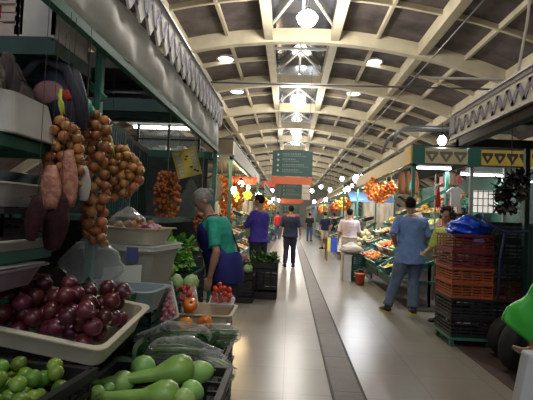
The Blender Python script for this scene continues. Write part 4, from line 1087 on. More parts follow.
# beams and back of the stall; panels added overhead to keep it dark
dkroof = mat('dark_roof', (.03, .033, .033), .8, var=.3)
rf = MB().box(-2.85, SX - .06, 3.3, 5.2, 2.56, 2.6)
for y in (3.3, 3.9, 4.5): rf.box(-2.85, SX - .06, y, y + .06, 2.48, 2.56)
tag(rf.build('stall_cover', dkroof), 'dark panels added over the left stall to shade it', 'stall roof')
bkm = mat('dark_green_panel', (.012, .04, .035), .6, var=.3)
bk = MB().box(-2.95, -2.9, .4, 5.2, 0, 1.75).box(-2.95, -2.9, .4, 5.2, 2.3, 2.5)
tag(bk.build('back_partition', bkm), 'dark green back panel of the left stall', 'panel')
ends_ = MB().box(-2.8, -1.0, 5.24, 5.28, 0, 2.04); tag(ends_.build('end_partition', mat('grey_panel', (.07, .075, .07), .7, var=.3)), 'grey end panel closing the left stall below the window', 'panel')
# stacked dark green crates at the back
for i in range(4):
    t = thing('green_locker', 'tall dark green slatted locker at the back of the left stall, %s' % ['nearest the post', 'second from the post', 'third from the post', 'farthest from the post'][i], 'locker', (aty(109 + 9.5 * i, 130, 3.3 + .35 * i).x, 3.3 + .35 * i, 1.35), group='green lockers in the left stall')
    b = MB().box(-.03, .03, -.02, .28, 0, .7)
    for k_ in range(6): b.box(.03, .036, 0 + k_ * .045, .025 + k_ * .045, .03, .67)
    for k_ in range(2): b.box(-.028 + k_ * .03, -.004 + k_ * .03, -.028, -.02, .03, .67)
    b.build('slatted_body', mat('teal_locker', (.01, .065, .06), .5, var=.2), t); MB().box(-.033, .033, -.03, .28, .66, .71).build('top', dkgreen, t)
sh2 = MB().box(-2.8, -1.0, 3.2, 5.1, 1.31, 1.35); tag(sh2.build('back_shelf', dkgreen), 'dark shelf under the green lockers', 'shelf')
# bright window with goods beyond, in the end of the stall
wn = thing('stall_window', 'lit glazed window with green frame at the end of the left stall', 'window', (0, 5.22, 0))
a, c_ = aty(139, 122, 5.22), aty(199, 146, 5.22); x0, z1, x1, z0 = a.x, 2.44, c_.x, 2.125
MB().box(x0, x1, 0, .01, z0, z1).build('pane', film('window_glass', (.5, .55, .55), .3, .1), wn)
b = MB()
for x in (x0, x0 + (x1 - x0) * .5, x1): b.box(x - .012, x + .012, -.01, .02, z0, z1)
b.box(x0, x1, -.01, .02, z0 + .13, z0 + .145); b.build('glazing_bars', dkgreen, wn)
for i in range(9):
    crate('white_box', .066, .2, .07 + .03 * (i % 3), whc, 'pale box on the shelf behind the stall window', (x0 + .06 + i * .078, 5.6, 2.1), solid=True, group='pale boxes behind the stall window', cat='box')
tag(MB().box(-2.2, -.95, 5.45, 5.8, 2.06, 2.1).build('window_shelf', dkgreen), 'shelf of pale boxes behind the stall window', 'shelf')
for i, (px, py, l) in enumerate(((126, 94.5, 'cold white tube light under the dark panels over the left stall'),)):
    p = aty(px, py, 4.4); t = thing('tube_light', l, 'tube light', (p.x, 4.4, 2.5)); MB().box(-.16, .16, -.03, .03, .0, .03).build('housing', white, t)
    MB().tube([(-.15, 0, -.02), (.15, 0, -.02)], .014, 10).build('tube', mat('tube_glow', (1, 1, 1), em=9, emcol=(.95, .98, 1)), t, True)
# yellow poster hung at an angle
po = aty(187, 163, 4.7); t = thing('poster', 'yellow poster with white panels hanging askew at the end of the left stall', 'poster', po, 0, rot=(0, rad(-17), rad(8)))
MB().box(-.13, .13, -.003, .003, -.15, .15).build('sheet', mat('poster_yellow', (.72, .56, .08), .5, var=.1), t)
b = MB()
for k_ in range(7):
    for x in (-.105, .06): b.box(x, x + .045, -.005, -.003, -.13 + k_ * .038, -.105 + k_ * .038)
b.build('printed_panels', mat('poster_white', (.62, .62, .55), .6), t)
b = MB()
for x, z in ((.0, .06), (-.02, .03), (.02, -.06), (.075, -.12), (.05, -.1)): b.box(x, x + .03, -.006, -.005, z, z + .018)
b.build('printed_figures', mat('poster_print', (.08, .05, .03), .7), t)
tag(MB().tube([po + Vector((-.1, 0, .14)), (po.x, 4.7, 2.56)], .003, 5).tube([po + Vector((.1, 0, .14)), (po.x, 4.7, 2.56)], .003, 5).build('hanging_string', twine), 'thin string from which the yellow poster hangs', 'string')
# strings of small orange-brown chilies
chm = mat('dried_chili', (.42, .13, .03), .4, rnd=.4, var=.4, scale=30)
def chili_string(label, px, y0, y1, Y, w, n):
    a, c_ = aty(px, y0, Y), aty(px, y1, Y); t = thing('chili_string', label, 'chili string', a)
    MB().tube([(0, 0, 0), c_ - a], .006, 6).build('twine', twine, t); MB().tube([(0, 0, 0), (0, 0, 2.5 - a.z)], .003, 5).build('hanger', twine, t)
    b = MB()
    for i in range(n):
        s_ = R.random(); q = R.uniform(0, 2 * PI); rr = w * math.sin(PI * min(.95, .1 + .85 * s_)) ** .6 * math.sqrt(R.random())
        b.ball(Vector((rr * math.cos(q), rr * .6 * math.sin(q), (c_.z - a.z) * s_)), R.uniform(.013, .019), 7, 5, (1, 1, 1.3))
    b.build('chilies', chm, t, True)['kind'] = 'stuff'
chili_string('thick string of small orange-brown dried chilies below the yellow poster', 168, 172, 224, 4.0, .13, 260)
chili_string('small bunch of orange-brown chilies beside the woman in the apron', 201, 214, 234, 4.6, .08, 60)
o = mk('hanging_bag', bag_mesh(.13, .08, .24, 21, .35), frost, loc=aty(190, 208, 4.85)); tag(o, 'tall frosted plastic bag hanging behind the woman in the apron', 'bag')
o = mk('hanging_bag', bag_mesh(.10, .08, .16, 25, .35), film('warm_film', (.6, .5, .35), .5, .3), loc=aty(214, 190, 5.6)); tag(o, 'warm-lit clear bag hanging at the corner post above the woman', 'bag')
ct = MB().box(-2.8, -1.9, 1.1, 5.1, .5, .9); tag(ct.build('stall_counter', mat('dark_counter', (.03, .03, .03), .7)), 'dark counter running along inside the left stall', 'counter')

wb_ = crate('white_basket', .16, .10, .09, whc, 'white slotted basket hanging behind the nearest onion string', aty(64, 117, 1.90), rows=2, cat='basket')
wb_p = wb_.location
MB().tube([(-.1, 0, .10), (-.1, 0, 1.985 - wb_p.z if 0 else 2.2 - wb_p.z)], .003, 5).tube([(.1, 0, .10), (.1, 0, 2.2 - wb_p.z)], .003, 5).build('hanging_cords', twine2, wb_)
tg = MB().ball((0, 0, 0), 1, 14, 10).mesh('tq', True)
for v in tg.vertices: v.co = Vector((v.co.x * .06, v.co.y * .04, v.co.z * .04)) * (1 + .3 * noise.noise(v.co * 3))
tg_ = mk('turquoise_bag', tg, mat('turquoise_film', (.03, .32, .25), .4), loc=aty(80, 108, 1.86)); tag(tg_, 'small turquoise bag tucked between the two nearest onion strings', 'bag')

wl = thing('tube_light', 'tube light glowing behind the stall window at the far end of the left stall', 'tube light', (-1.7, 5.75, 2.50)); MB().tube([(-.4, 0, 0), (.4, 0, 0)], .018, 10).build('tube', mat('tube_glow', (1, 1, 1), em=9, emcol=(.95, .98, 1)), wl, True)
MB().box(-.42, .42, -.03, .03, .02, .06).build('housing', white, wl); area('window_area', (-1.7, 5.75, 2.46), .8, 9, (.92, .96, 1), sizey=.1)
# ---------------------------------------------------------------- near right stall
RX0 = 1.87
fr2 = thing('market_stall', 'dark green steel frame of the right-hand stall above the tyres', 'stall frame', (0, 0, 0))
MB().box(RX0, RX0 + .10, .5, 5.2, 2.28, 2.37).build('rail', mat('dark_beam', (.05, .055, .055), .5), fr2)
MB().box(RX0 + .14, RX0 + .19, 3.5, 3.55, .012, 2.28).build('post', blackp, fr2)
MB().box(2.62, 2.67, 5.14, 5.19, .012, 2.28).build('post', dkgreen, fr2)
MB().box(4.3, 4.35, 5.14, 5.19, .012, 2.28).build('post', dkgreen, fr2)
MB().box(RX0, 4.4, 5.12, 5.2, 2.28, 2.37).build('rail', mat('dark_beam', (.03, .033, .033), .6), fr2)
for y in (2.0, 3.0, 4.0): MB().box(RX0 + .1, 4.4, y, y + .05, 2.3, 2.37).build('rail', dkgreen, fr2)
valcr = mat('fascia_cream', (.60, .55, .42), .5, var=.06); valg = mat('fascia_grey_purple', (.14, .11, .16), .5)
t = thing('valance_board', 'cream fascia with grey double zigzag above the right-hand stall', 'valance', (1.80, .5, 2.37)); L = 4.7
MB().box(0, .015, 0, L, 0, .26).build('board', valcr, t)
z = MB(); zigzag(z, (0, 0, .03), (0, 1, 0), (0, 0, 1), L, .15, 26, .06, -.005); z.box(-.005, 0, 0, L, .215, .245)
z.build('zigzag_pattern', valg, t)
MB().box(-.01, 0, L - .16, L, .05, .21).build('end_square', valg, t)
MB().box(-.012, .027, 0, L, .26, .28).box(-.012, .027, 0, L, -.02, 0).build('edge_trim', alu, t)
tag(MB().box(1.86, 4.4, .5, 5.2, 2.56, 2.6).build('stall_cover', dkroof), 'dark roof panel over the right-hand stall', 'stall roof')
tag(MB().box(4.45, 4.5, .5, 5.2, .012, 2.5).build('back_partition', bkm), 'dark back partition of the right-hand stall', 'partition')
# stacked crates at its corner
redc = mat('red_crate', (.14, .008, .015), .45, var=.15); orgc = mat('orange_crate', (.36, .075, .02), .5, var=.15); dgc = mat('dark_green_crate', (.012, .035, .022), .5)
ct_ = thing('crate_trolley', 'green metal wheeled base under the red and orange crates', 'trolley', (2.1, 5.5, 0))
MB().box(-.24, .24, -.29, .29, .085, .115).build('platform', green_paint, ct_)
for x in (-.2, .2):
    for y in (-.24, .24): MB().box(x - .02, x + .02, y - .02, y + .02, .0, .085).build('leg', green_paint, ct_)
stk = [('black_crate', .22, blackp, 'black crate at the bottom of the corner stack on the green base'), ('black_crate', .22, blackp, 'black crate just under the orange crates in the corner stack'),
       ('orange_crate', .17, orgc, 'orange-brown crate, lower of the two in the corner stack'), ('orange_crate', .17, orgc, 'orange-brown crate, upper of the two in the corner stack'),
       ('red_crate', .19, redc, 'dark red crate, lower of the two at the top of the corner stack'), ('red_crate', .19, redc, 'dark red crate, topmost of the corner stack under the blue bag')]
z = .115
for nm, h, mm, lb2 in stk:
    topc = crate(nm, .46, .56, h, mm, lb2, (2.1, 5.5, z), rows=3); z += h + .002
MB()
MB().box(-.06, .06, -.004, 0, -.01, .01).box(-.05, .05, -.004, 0, .016, .028).build('faded_marking', mat('label_blue', (.14, .12, .30), .5), topc, loc=(.06, -.281, .12))
z = .013
for i, (nm, h, mm) in enumerate((('black_crate', .24, blackp), ('black_crate', .24, blackp), ('shaded_orange_crate', .24, mat('shaded_orange_crate', (.14, .045, .015), .5)), ('dark_green_crate', .24, dgc), ('dark_green_crate', .24, dgc), ('dark_green_crate', .22, dgc))):  # the third is an orange crate, its colour darkened for the shade there
    crate(nm, .42, .5, h, mm, 'dark crate in the stack behind the red crates, %s from the floor' % ['first', 'second', 'third', 'fourth', 'fifth', 'topmost'][i], (2.62, 5.75, z), rows=3); z += h + .002
blue = mk('blue_bag', bag_mesh(.22, .20, .13, 31, .5, 36, 24, 3), mat('blue_film', (.012, .085, .75), .3, var=.3, scale=8), loc=(2.16, 5.55, 1.345)); tag(blue, 'crumpled bright blue plastic bag on the topmost red crate', 'bag')
lg = MB(); l = leafy(14, .16, .04, .9, .4); lg.M = Matrix.Translation((1.96, 5.42, 1.24)); lg.add(l.v, l.f)
# tyres
rub = mat('tyre_rubber', (.014, .014, .015), .75, var=.2)
def tyre(x, y, r, yaw, lab, lean=8):
    t = thing('tyre', lab, 'tyre', (x, y, r + .012), 0, rot=(rad(lean), 0, rad(yaw)))
    b = MB(); n = 40; w_ = r * .62; prof = [(.52, -.36), (.60, -.47), (.78, -.5), (.93, -.44), (1.0, -.3), (.985, -.1), (1.0, 0), (.985, .1), (1.0, .3), (.93, .44), (.78, .5), (.60, .47), (.52, .36)]
    vs = []
    for i in range(n):
        a = 2 * PI * i / n
        for p, q in prof: rr = p * r * (1 - (.012 if (i % 2 and p > .95) else 0)); vs.append((rr * math.cos(a), q * w_, rr * math.sin(a)))
    k_ = len(prof); b.add(vs, [(i * k_ + j, ((i + 1) % n) * k_ + j, ((i + 1) % n) * k_ + (j + 1) % k_, i * k_ + (j + 1) % k_) for i in range(n) for j in range(k_)])
    b.build('tread_and_wall', rub, t, True)
    b = MB(); b.M = Matrix.Rotation(rad(90), 4, 'X'); b.lathe([(0, -.05 * r), (.5 * r, -.1 * r), (.54 * r, .25 * r), (.5 * r, .2 * r), (.2 * r, .02 * r), (.12 * r, .12 * r), (0, .12 * r)], 24); b.build('hub', mat('hub_metal', (.06, .06, .06), .5, metal=.3), t, True)
tyre(2.26, 4.42, .265, 28, 'large black tyre standing between the crates and the smaller tyre')
tyre(2.27, 3.88, .24, 35, 'black tyre nearest the green bag on the dark floor strip')
tyre(2.36, 4.93, .22, 20, 'black tyre in shade beside the black crate of the corner stack')
# rack with boxes behind the tyres
rk2 = thing('shelf_rack', 'dark green shelf rack behind the tyres, holding cartons', 'rack', (0, 0, 0))
for x, y in ((2.55, 4.0), (2.55, 4.75), (3.2, 4.0), (3.2, 4.75)): MB().box(x, x + .035, y, y + .035, .012, 2.2).build('post', mat('faded_green_post', (.07, .16, .14), .6), rk2)
for z in (.55, 1.02, 1.5): MB().box(2.56, 3.22, 4.01, 4.77, z, z + .02).box(2.56, 3.22, 4.0, 4.02, z - .04, z).build('shelf_board', dkgreen, rk2)
for i, (x, y, w_, d_, h, c_, l) in enumerate(((2.72, 4.3, .2, .3, .22, (.32, .28, .24), 'pale carton on the middle board behind the tyres'), (2.98, 4.3, .22, .3, .20, (.30, .24, .2), 'greyish carton beside the pale carton on the middle board'),
        (2.76, 4.38, .28, .36, .2, (.45, .30, .05), 'yellow carton on the top board of the rack behind the tyres'), (3.05, 4.3, .2, .3, .25, (.05, .06, .2), 'dark blue carton on the top board of the rack'))):
    o = tag(MB().box(-w_ / 2, w_ / 2, -d_ / 2, d_ / 2, 0, h).build('carton', mat('carton_%d' % i, c_, .8, var=.15, scale=12), loc=(x, y, 1.041 if i < 2 else 1.522), bevel=.004), l, 'box')
    MB().box(-w_ / 2 - .001, w_ / 2 + .001, -.02, .02, h * .0, h + .0015).build('tape', mat('tape', (.35, .28, .15), .4), o)
# blue strap and dark leafy bundle
b = MB().tube([aty(478, 213, 4.0), aty(492, 226, 3.98), aty(505, 232, 3.97), aty(530, 231, 3.8)], [.012] * 4, 8); b.tube([aty(505, 232, 3.97), aty(500, 260, 3.97), aty(498, 300, 3.97)], [.010] * 3, 6)
tag(b.build('blue_strap', mat('blue_strap', (.012, .02, .10), .6), smooth=True), 'dark blue strap slung across the post above the tyres', 'strap')
dl_ = MB(); cp = aty(511, 192, 3.75)
for k in range(24):
    l = leafy(14, .10, .022, 1.3, .4, rnd=R); l_ = MB(); l_.M = Matrix.Translation(cp + Vector((R.uniform(-.09, .08), R.uniform(-.06, .06), R.uniform(-.14, .16)))) @ Matrix.Rotation(rad(180), 4, 'X'); l_.add(l.v, l.f); dl_.add(l_.v, l_.f)
dl_.tube([cp + Vector((0, 0, .1)), (cp.x, 3.75, 2.3)], .004, 6)
tag(dl_.build('dried_herb_bundle', mat('dried_leaf', (.035, .022, .022), .8, var=.4, scale=20)), 'dark dried leafy bundle hanging from the right-hand stall rail', 'herb bundle')
# shopper at the right edge holding a green bag: hand and bag show
hx = aty(527, 341, 1.75)
shp, S, B, off = person('person', 'shopper at the right edge of the picture, only a hand and light clothes show', (1.40, 1.74, 0), rad(85), 1.72,
    shirt=mat('beige_blouse', (.4, .36, .3), .8), sleeve=.5, trousers=mat('light_grey_trousers', (.5, .5, .52), .85, var=.05), shoes=(shoek, shoek), hairstyle='long', vox=.01,
    armL=((-.26, .08, 1.14), (-.10, .42, .985)), armR=((.24, .05, 1.14), (.12, .28, 1.0)))
gb = aty(537, 307, 1.66); g = thing('green_bag', 'bright green shopping bag held at the right edge of the picture', 'bag', gb, 0, rot=(0, rad(38), rad(-10)))
b = MB(); n = 22; vs = []
for i in range(n + 1):
    for j in range(25):
        q = 2 * PI * j / 24; t_ = i / n; w_ = .043 - .012 * t_ + .012 * math.sin(PI * t_); cx_, sx_ = math.cos(q), math.sin(q)
        vs.append(((w_ * 1.3 + .01 * math.sin(t_ * 9)) * abs(cx_) ** .6 * (1 if cx_ > 0 else -1), .028 * abs(sx_) ** .8 * (1 if sx_ > 0 else -1) + .006 * math.sin(t_ * 14 + q * 3), -.115 + .215 * t_))
b.add(vs, [(i * 25 + j, i * 25 + j + 1, (i + 1) * 25 + j + 1, (i + 1) * 25 + j) for i in range(n) for j in range(24)] + [tuple(range(24))[::-1]])
b.build('bag_body', mat('bag_green', (.03, .36, .03), .5, var=.15, scale=10), g, True)
MB().box(.02, .07, -.032, -.031, .0, .006).box(.02, .065, -.032, -.031, .014, .02).box(.02, .07, -.032, -.031, .028, .034).build('printed_lines', mat('bag_print', (.2, .5, .2), .5), g)
wb = aty(532, 385, 1.50); b = MB(); b.prism([(-.045, -.09), (.06, -.09), (.075, .10), (-.012, .10)], wb, (1, 0, 0), (0, 0, 1), (0, .05, 0))
wbo = tag(b.build('white_bag', mat('white_paper_bag', (.48, .50, .52), .7, var=.05), bevel=.008), 'white paper bag at the lower right corner of the picture', 'bag')
MB().tube([wb + Vector((-.0, .02, .09)), (.88, 1.60, .955), (.90, 1.62, .965), wb + Vector((.05, .03, .09))], .004, 6).build('handle', mat('white_paper_bag', (.48, .50, .52)), wbo)
# ---------------------------------------------------------------- stalls further down the hall
warm = (1, .72, .38)
bulbm = mat('bulb_glow', (1, 1, 1), em=26, emcol=(1, .86, .62)); coolm = mat('cool_glow', (1, 1, 1), em=22, emcol=(.9, .95, 1)); tubem = mat('tube_bright', (1, 1, 1), em=10, emcol=(.88, .95, 1))
def bulb(x, y, z, lab, power=0, m=None, r=.055, col=warm, top=None, group=None):
    t = thing('light_bulb', lab, 'light bulb', (x, y, z), group=group)
    MB().lathe([(0, -1.0 * r), (.6 * r, -.8 * r), (r, 0), (.75 * r, .7 * r), (.4 * r, 1.2 * r), (0, 1.2 * r)], 14).build('glass_bulb', m or bulbm, t, True)
    MB().lathe([(0, 1.15 * r), (.45 * r, 1.15 * r), (.45 * r, 1.9 * r), (0, 1.95 * r)], 10).build('socket', blackp, t, True)
    MB().tube([(0, 0, 1.9 * r), (0, 0, (top or z + .3) - z)], .005, 5).build('cable', blackp, t)
    if power: point('bulb_light', (x, y, z - r - .06), power, col, .05)
def tube_lamp(p, L, ax, lab, power=0, m=None):
    t = thing('tube_light', lab, 'tube light', p); e = (L / 2, 0, 0) if ax == 'x' else (0, L / 2, 0); e = Vector(e)  # plain tube and housing, not fixed to any ceiling
    MB().tube([-e, e], .018, 10).build('tube', m or tubem, t, True)
    q = [(-L / 2, L / 2, -.04, .04), (-.04, .04, -L / 2, L / 2)][ax == 'y']; MB().box(*q, .022, .06).build('housing', white, t)
    if power: area('tube_area', Vector(p) - Vector((0, 0, .04)), L if ax == 'x' else .1, power, (.92, .96, 1), sizey=.1 if ax == 'x' else L)
fgreen = mat('fascia_corner_green', (.015, .10, .07), .5, var=.1); fyel = mat('fascia_yellow', (.62, .42, .06), .5, var=.1); fbeige = mat('fascia_beige', (.50, .43, .24), .5, var=.08)
darkz = mat('fascia_dark', (.03, .035, .03), .5)
def tiers(side, y0, y1, nx, x_f, levels, kinds, stallname, nfr=14, r=.04, cw=.5, big=False, slope=20):
    """Stepped display: angled crates on steps that climb away from the aisle."""
    st = thing('display_stand', 'green stepped display stand of the %s' % stallname, 'display stand', (0, 0, 0))
    n = int((y1 - y0) / (cw + .04)); b = MB()
    for k, (dx, z) in enumerate(levels):
        xa, xb = sorted((side * (x_f + dx), side * (x_f + dx + .32)))
        b = MB().box(xa, xb, y0, y1, z - .05, z - .03); b.build('step_board', green_paint, st)
        xa, xb = sorted((side * (x_f + dx), side * (x_f + dx + .02))); MB().box(xa, xb, y0, y1, max(.02, z - .17), z - .05).build('step_front', dkgreen, st)
    for yy in (y0 - .035, y1 + .035):
        (dx0, z0), (dx1, z1) = levels[0], levels[-1]
        MB().bar((side * (x_f + dx0), yy, z0 - .02), (side * (x_f + dx1 + .38), yy, z1 - .02), .04, .08).build('stringer', green_paint, st)
        for dx, z in (levels[0], levels[len(levels) // 2], levels[-1]): MB().bar((side * (x_f + dx + .3), yy, .013), (side * (x_f + dx + .3), yy, z - .05), .04).build('leg', green_paint, st)
    ordl = ['bottom', 'second', 'third', 'fourth', 'fifth']
    for k, (dx, z) in enumerate(levels):
        for i in range(n):
            z0_ = side > 0 and y0 < 14
            kd = kinds(k, i)
            yy = y0 + (i + .5) * (y1 - y0) / n
            M = Matrix.Translation((side * (x_f + dx + .18), yy, z - .025)) @ Matrix.Rotation(side * rad(-slope), 4, 'Y') @ Matrix.Rotation(rad(90) * side, 4, 'Z')
            M = M @ Matrix.Translation((0, 0, .074))
            place = '%s step of %s, %s from camera' % (ordl[min(k, 4)] if k < len(levels) - 1 else 'top', stallname, ['nearest', 'second', 'third', 'fourth', 'fifth', 'sixth', 'seventh', 'eighth', 'ninth', 'tenth', 'eleventh', 'twelfth', 'thirteenth', 'fourteenth'][i])
            cm = (dkgreen, whc, blackp, green_paint)[(i * 7 + k * 3) % 4]
            o = crate('fruit_crate', cw, .34, .10, cm, 'shallow crate of %s, %s' % ({'green_apple': 'green apples', 'banana': 'bananas', 'mango': 'mangoes', 'tomato': 'tomatoes', 'potato': 'potatoes', 'cabbage': 'cabbages', 'radish': 'radishes'}.get(kd, kd + 's'), place), (0, 0, 0), rows=1, solid=True); o.matrix_world = M
            gl = '%s on %s' % ({'green_apple': 'green apple', 'banana': 'yellow banana', 'pepper': 'bell pepper'}.get(kd, kd), place)
            if kd == 'banana': bananas(M, cw - .04, .3, .012, gl, gl, 2, 6); continue
            rr = {'papaya': .062, 'melon': .078, 'cabbage': .066, 'lime': .028, 'apple': .038, 'tomato': .033, 'mango': .045, 'avocado': .04, 'orange': .04, 'pear': .038, 'guava': .032, 'lemon': .033, 'green_apple': .038, 'potato': .04, 'chayote': .045, 'pepper': .045}.get(kd, .038)
            heap(kd, rr, M, cw - .03, .31, .012, int(nfr * (1.6 if z0_ else 1) * (.04 / rr) ** 1.2), gl, gl)
    return st
LV = [(0, .50), (.33, .76), (.66, 1.02), (.99, 1.28), (1.32, 1.54), (1.65, 1.80)]
KR = [['banana', 'pear', 'avocado', 'orange', 'orange', 'tomato', 'lime', 'melon', 'potato', 'apple', 'pear'],
      ['mango', 'banana', 'green_apple', 'pepper', 'orange', 'guava', 'tomato', 'pear', 'melon', 'orange', 'banana'],
      ['guava', 'apple', 'guava', 'apple', 'mango', 'apple', 'orange', 'lemon', 'guava', 'apple', 'orange'],
      ['lemon', 'guava', 'pear', 'guava', 'apple', 'orange', 'mango', 'papaya', 'lemon', 'orange', 'orange'],
      ['papaya', 'lemon', 'papaya', 'mango', 'lemon', 'papaya', 'orange', 'orange', 'mango', 'papaya', 'lemon']]
tiers(1, 7.62, 8.66, 0, 1.72, LV[:2], lambda k, i: KR[k][i % 11], 'corner fruit stand', 16)
tiers(1, 8.77, 10.95, 0, 1.72, LV, lambda k, i: KR[k % 5][(i + 2) % 11], 'long fruit stand', 15)
tiers(1, 11.65, 13.36, 0, 1.78, LV, lambda k, i: KR[k % 5][(i + 6) % 11], 'end fruit stand', 11)
# frame and fascia of the right middle stall
def block_frame(side, y0, y1, xf, xb, lab, fm, zm, corner=None, zz=True, z0=2.37, flat=False, em=None):
    t = thing('market_stall', 'green steel frame of the %s' % lab, 'stall frame', (0, 0, 0))
    n = max(2, int((y1 - y0) / 3.2) + 1)
    for i in range(n):
        y = y0 + (y1 - y0 - .05) * i / (n - 1)
        for x in ((xf + .02, xb) if i in (0, n - 1) else (xb,)): xa, xc = sorted((side * x, side * (x + .05))); MB().box(xa, xc, y, y + .05, .012, z0).build('post', green_paint, t)
        xa, xc = sorted((side * xf, side * xb)); MB().box(xa, xc, y, y + .05, z0 - .02, z0 + .03).build('cross_rail', dkgreen, t)
    xa, xc = sorted((side * (xf + .02), side * (xf + .07))); MB().box(xa, xc, y0, y1, z0 - .05, z0).build('rail', green_paint, t)
    f = thing('valance_board', 'patterned fascia along the aisle above the %s' % lab, 'valance', (side * xf, y0, z0))
    xa, xc = sorted((0, side * .015)); L = y1 - y0
    MB().box(xa, xc, 0, L, 0, .26).build('board', fm, f)
    if zz:
        z = MB(); s_ = .22
        for i in range(int(L / s_)):
            o_ = (xa - .004 if side > 0 else xc, i * s_ + .02, .05); z.prism([(0, .15), (.18, .15), (.09, 0)], o_, (0, 1, 0), (0, 0, 1), (.004, 0, 0))
        z.build('triangle_pattern', zm, f)
    return t
block_frame(1, 7.4, 13.5, 1.95, 3.80, 'middle right stall', fbeige, darkz, zz=False)
tag(MB().box(1.93, 1.965, 7.37, 7.8, 2.36, 2.66).build('valance_end', fyel), 'short yellow fascia panel at the corner of the middle right stall', 'fascia')
def front_fascia(x0, x1, y, label, fm, zm, kind):
    f = thing('valance_board', label, 'valance', (x0, y, 2.37)); L = x1 - x0
    MB().box(0, L, 0, .02, 0, .25).build('board', fm, f); z = MB(); n = max(1, round(L / .2)); s_ = L / n
    for i in range(n):
        if kind == 'tri': z.prism([(s_ * (i + .1), .2), (s_ * (i + .9), .2), (s_ * (i + .5), .04)], (0, 0, 0), (1, 0, 0), (0, 0, 1), (0, -.005, 0))
        else:
            z.prism([(s_ * (i + .05), .2), (s_ * (i + .95), .2), (s_ * (i + .95), .16), (s_ * (i + .5), .02), (s_ * (i + .05), .16)], (0, 0, 0), (1, 0, 0), (0, 0, 1), (0, -.005, 0))
    z.build('zigzag_pattern', zm, f)
    if kind != 'tri':
        z = MB()
        for i in range(n): z.prism([(s_ * (i + .35), .15), (s_ * (i + .65), .15), (s_ * (i + .5), .08)], (0, 0, 0), (1, 0, 0), (0, 0, 1), (0, -.008, 0))
        z.build('inner_triangle_pattern', fm, f)
def corner(x, y, lab): tag(MB().box(x, x + .2, y - .015, y + .2, 2.35, 2.65).build('valance_corner', fgreen, bevel=.01), lab, 'fascia corner')
corner(1.955, 7.36, 'dark green block at the aisle corner of the middle right fascia')
front_fascia(2.16, 2.84, 7.38, 'beige fascia with dark triangles facing the camera above the tube light', fbeige, mat('fascia_mid_dark', (.15, .13, .09), .6), 'zz')
corner(2.85, 7.36, 'dark green block between the beige and the yellow fascia')
front_fascia(3.06, 6.2, 7.38, 'yellow fascia with dark zigzag facing the camera on the right', fyel, darkz, 'zz')
tube_lamp((aty(434, 165, 7.45).x, 7.45, 2.30), .54, 'x', 'bright tube light under the beige fascia beside the blue smock man', 7)
bp_ = aty(442, 141, 7.6); bulb(bp_.x, 7.6, bp_.z, 'bright bare white lamp above the beige fascia', 12, coolm, .075, (.9, .95, 1), 3.1)
for i, (y, x) in enumerate(((9.2, 2.15), (11.3, 2.15), (13.0, 2.15))): tube_lamp((x, y, 2.42 - .0), 1.2, 'y', '%s tube light hung along the top of the fruit stand' % ['nearest', 'middle', 'farthest'][i], 30)
bulb(2.0, 13.9, 2.66, 'big white lamp glaring at the far end of the fruit stand', 60, coolm, .11, (.95, .97, 1), 3.1)
# green structure beside and behind the blue smock man
t = thing('side_rack', 'green side rack with slanting rail between the fruit stand and the curly-haired seller', 'rack', (0, 0, 0))
MB().box(2.54, 2.59, 7.48, 7.53, .012, 2.25).build('post', green_paint, t); MB().bar((1.80, 7.5, 1.50), (2.56, 7.5, 1.95), .035, .05).build('slanting_rail', green_paint, t)
MB().box(1.80, 2.54, 7.48, 7.52, 1.03, 1.07).build('shelf_rail', green_paint, t); MB().box(2.1, 2.54, 7.48, 7.52, .40, .44).build('shelf_rail', green_paint, t)
# kiosk behind on the right
kp = mat('kiosk_panel', (.02, .05, .05), .6, var=.3)
k = thing('kiosk', 'glazed kiosk with dark lower panel behind the crates on the right', 'kiosk', (0, 0, 0))
MB().box(3.0, 6.2, 7.62, 7.66, .012, 1.45).build('lower_panel', kp, k)
for x in (2.98, 3.53, 4.9, 6.1): MB().box(x, x + .05, 7.6, 7.66, 1.45, 2.37).build('mullion', mat('aluminium', (.32, .33, .32), .4, metal=.5), k)
MB().box(3.58, 6.1, 7.63, 7.64, 1.45, 2.37).build('glass_pane', film('kiosk_glass', (.45, .55, .55), .35, .08), k)
b = MB(); 
for i in range(6): b.box(3.06 + i * .085, 3.072 + i * .085, 7.69, 7.70, 1.6, 1.98)
for i in range(4): b.box(3.06, 3.50, 7.69, 7.70, 1.6 + i * .12, 1.612 + i * .12)
b.build('window_grid', mat('grid_dark', (.05, .05, .05), .5), k)
MB().box(3.06, 3.51, 7.72, 7.73, 1.6, 1.98).build('lit_window', mat('lit_pane', (.8, .8, .75), .5, em=.45, emcol=(1, .95, .85)), k)
struct('wall_kiosk', MB().box(3.95, 6.4, 10.2, 10.3, 0, 2.7), mat('kiosk_wall', (.30, .34, .34), .8, var=.2))
tube_lamp((3.62, 8.4, 2.32), 1.0, 'x', 'tube light glowing inside the kiosk', 9)
tube_lamp((4.6, 8.6, 2.25), .8, 'x', 'tube light deeper in the kiosk, right of the first', 4)
gs_ = thing('goods_shelf', 'shelves of brownish goods behind the curly-haired seller', 'shelf', (0, 0, 0))
for z in (1.35, 1.6, 1.85, 2.1): MB().box(2.62, 3.0, 7.95, 8.3, z - .02, z).build('shelf_board', wood, gs_)
for x in (2.62, 2.95): MB().box(x, x + .02, 8.26, 8.3, .012, 2.3).build('upright', wood, gs_)
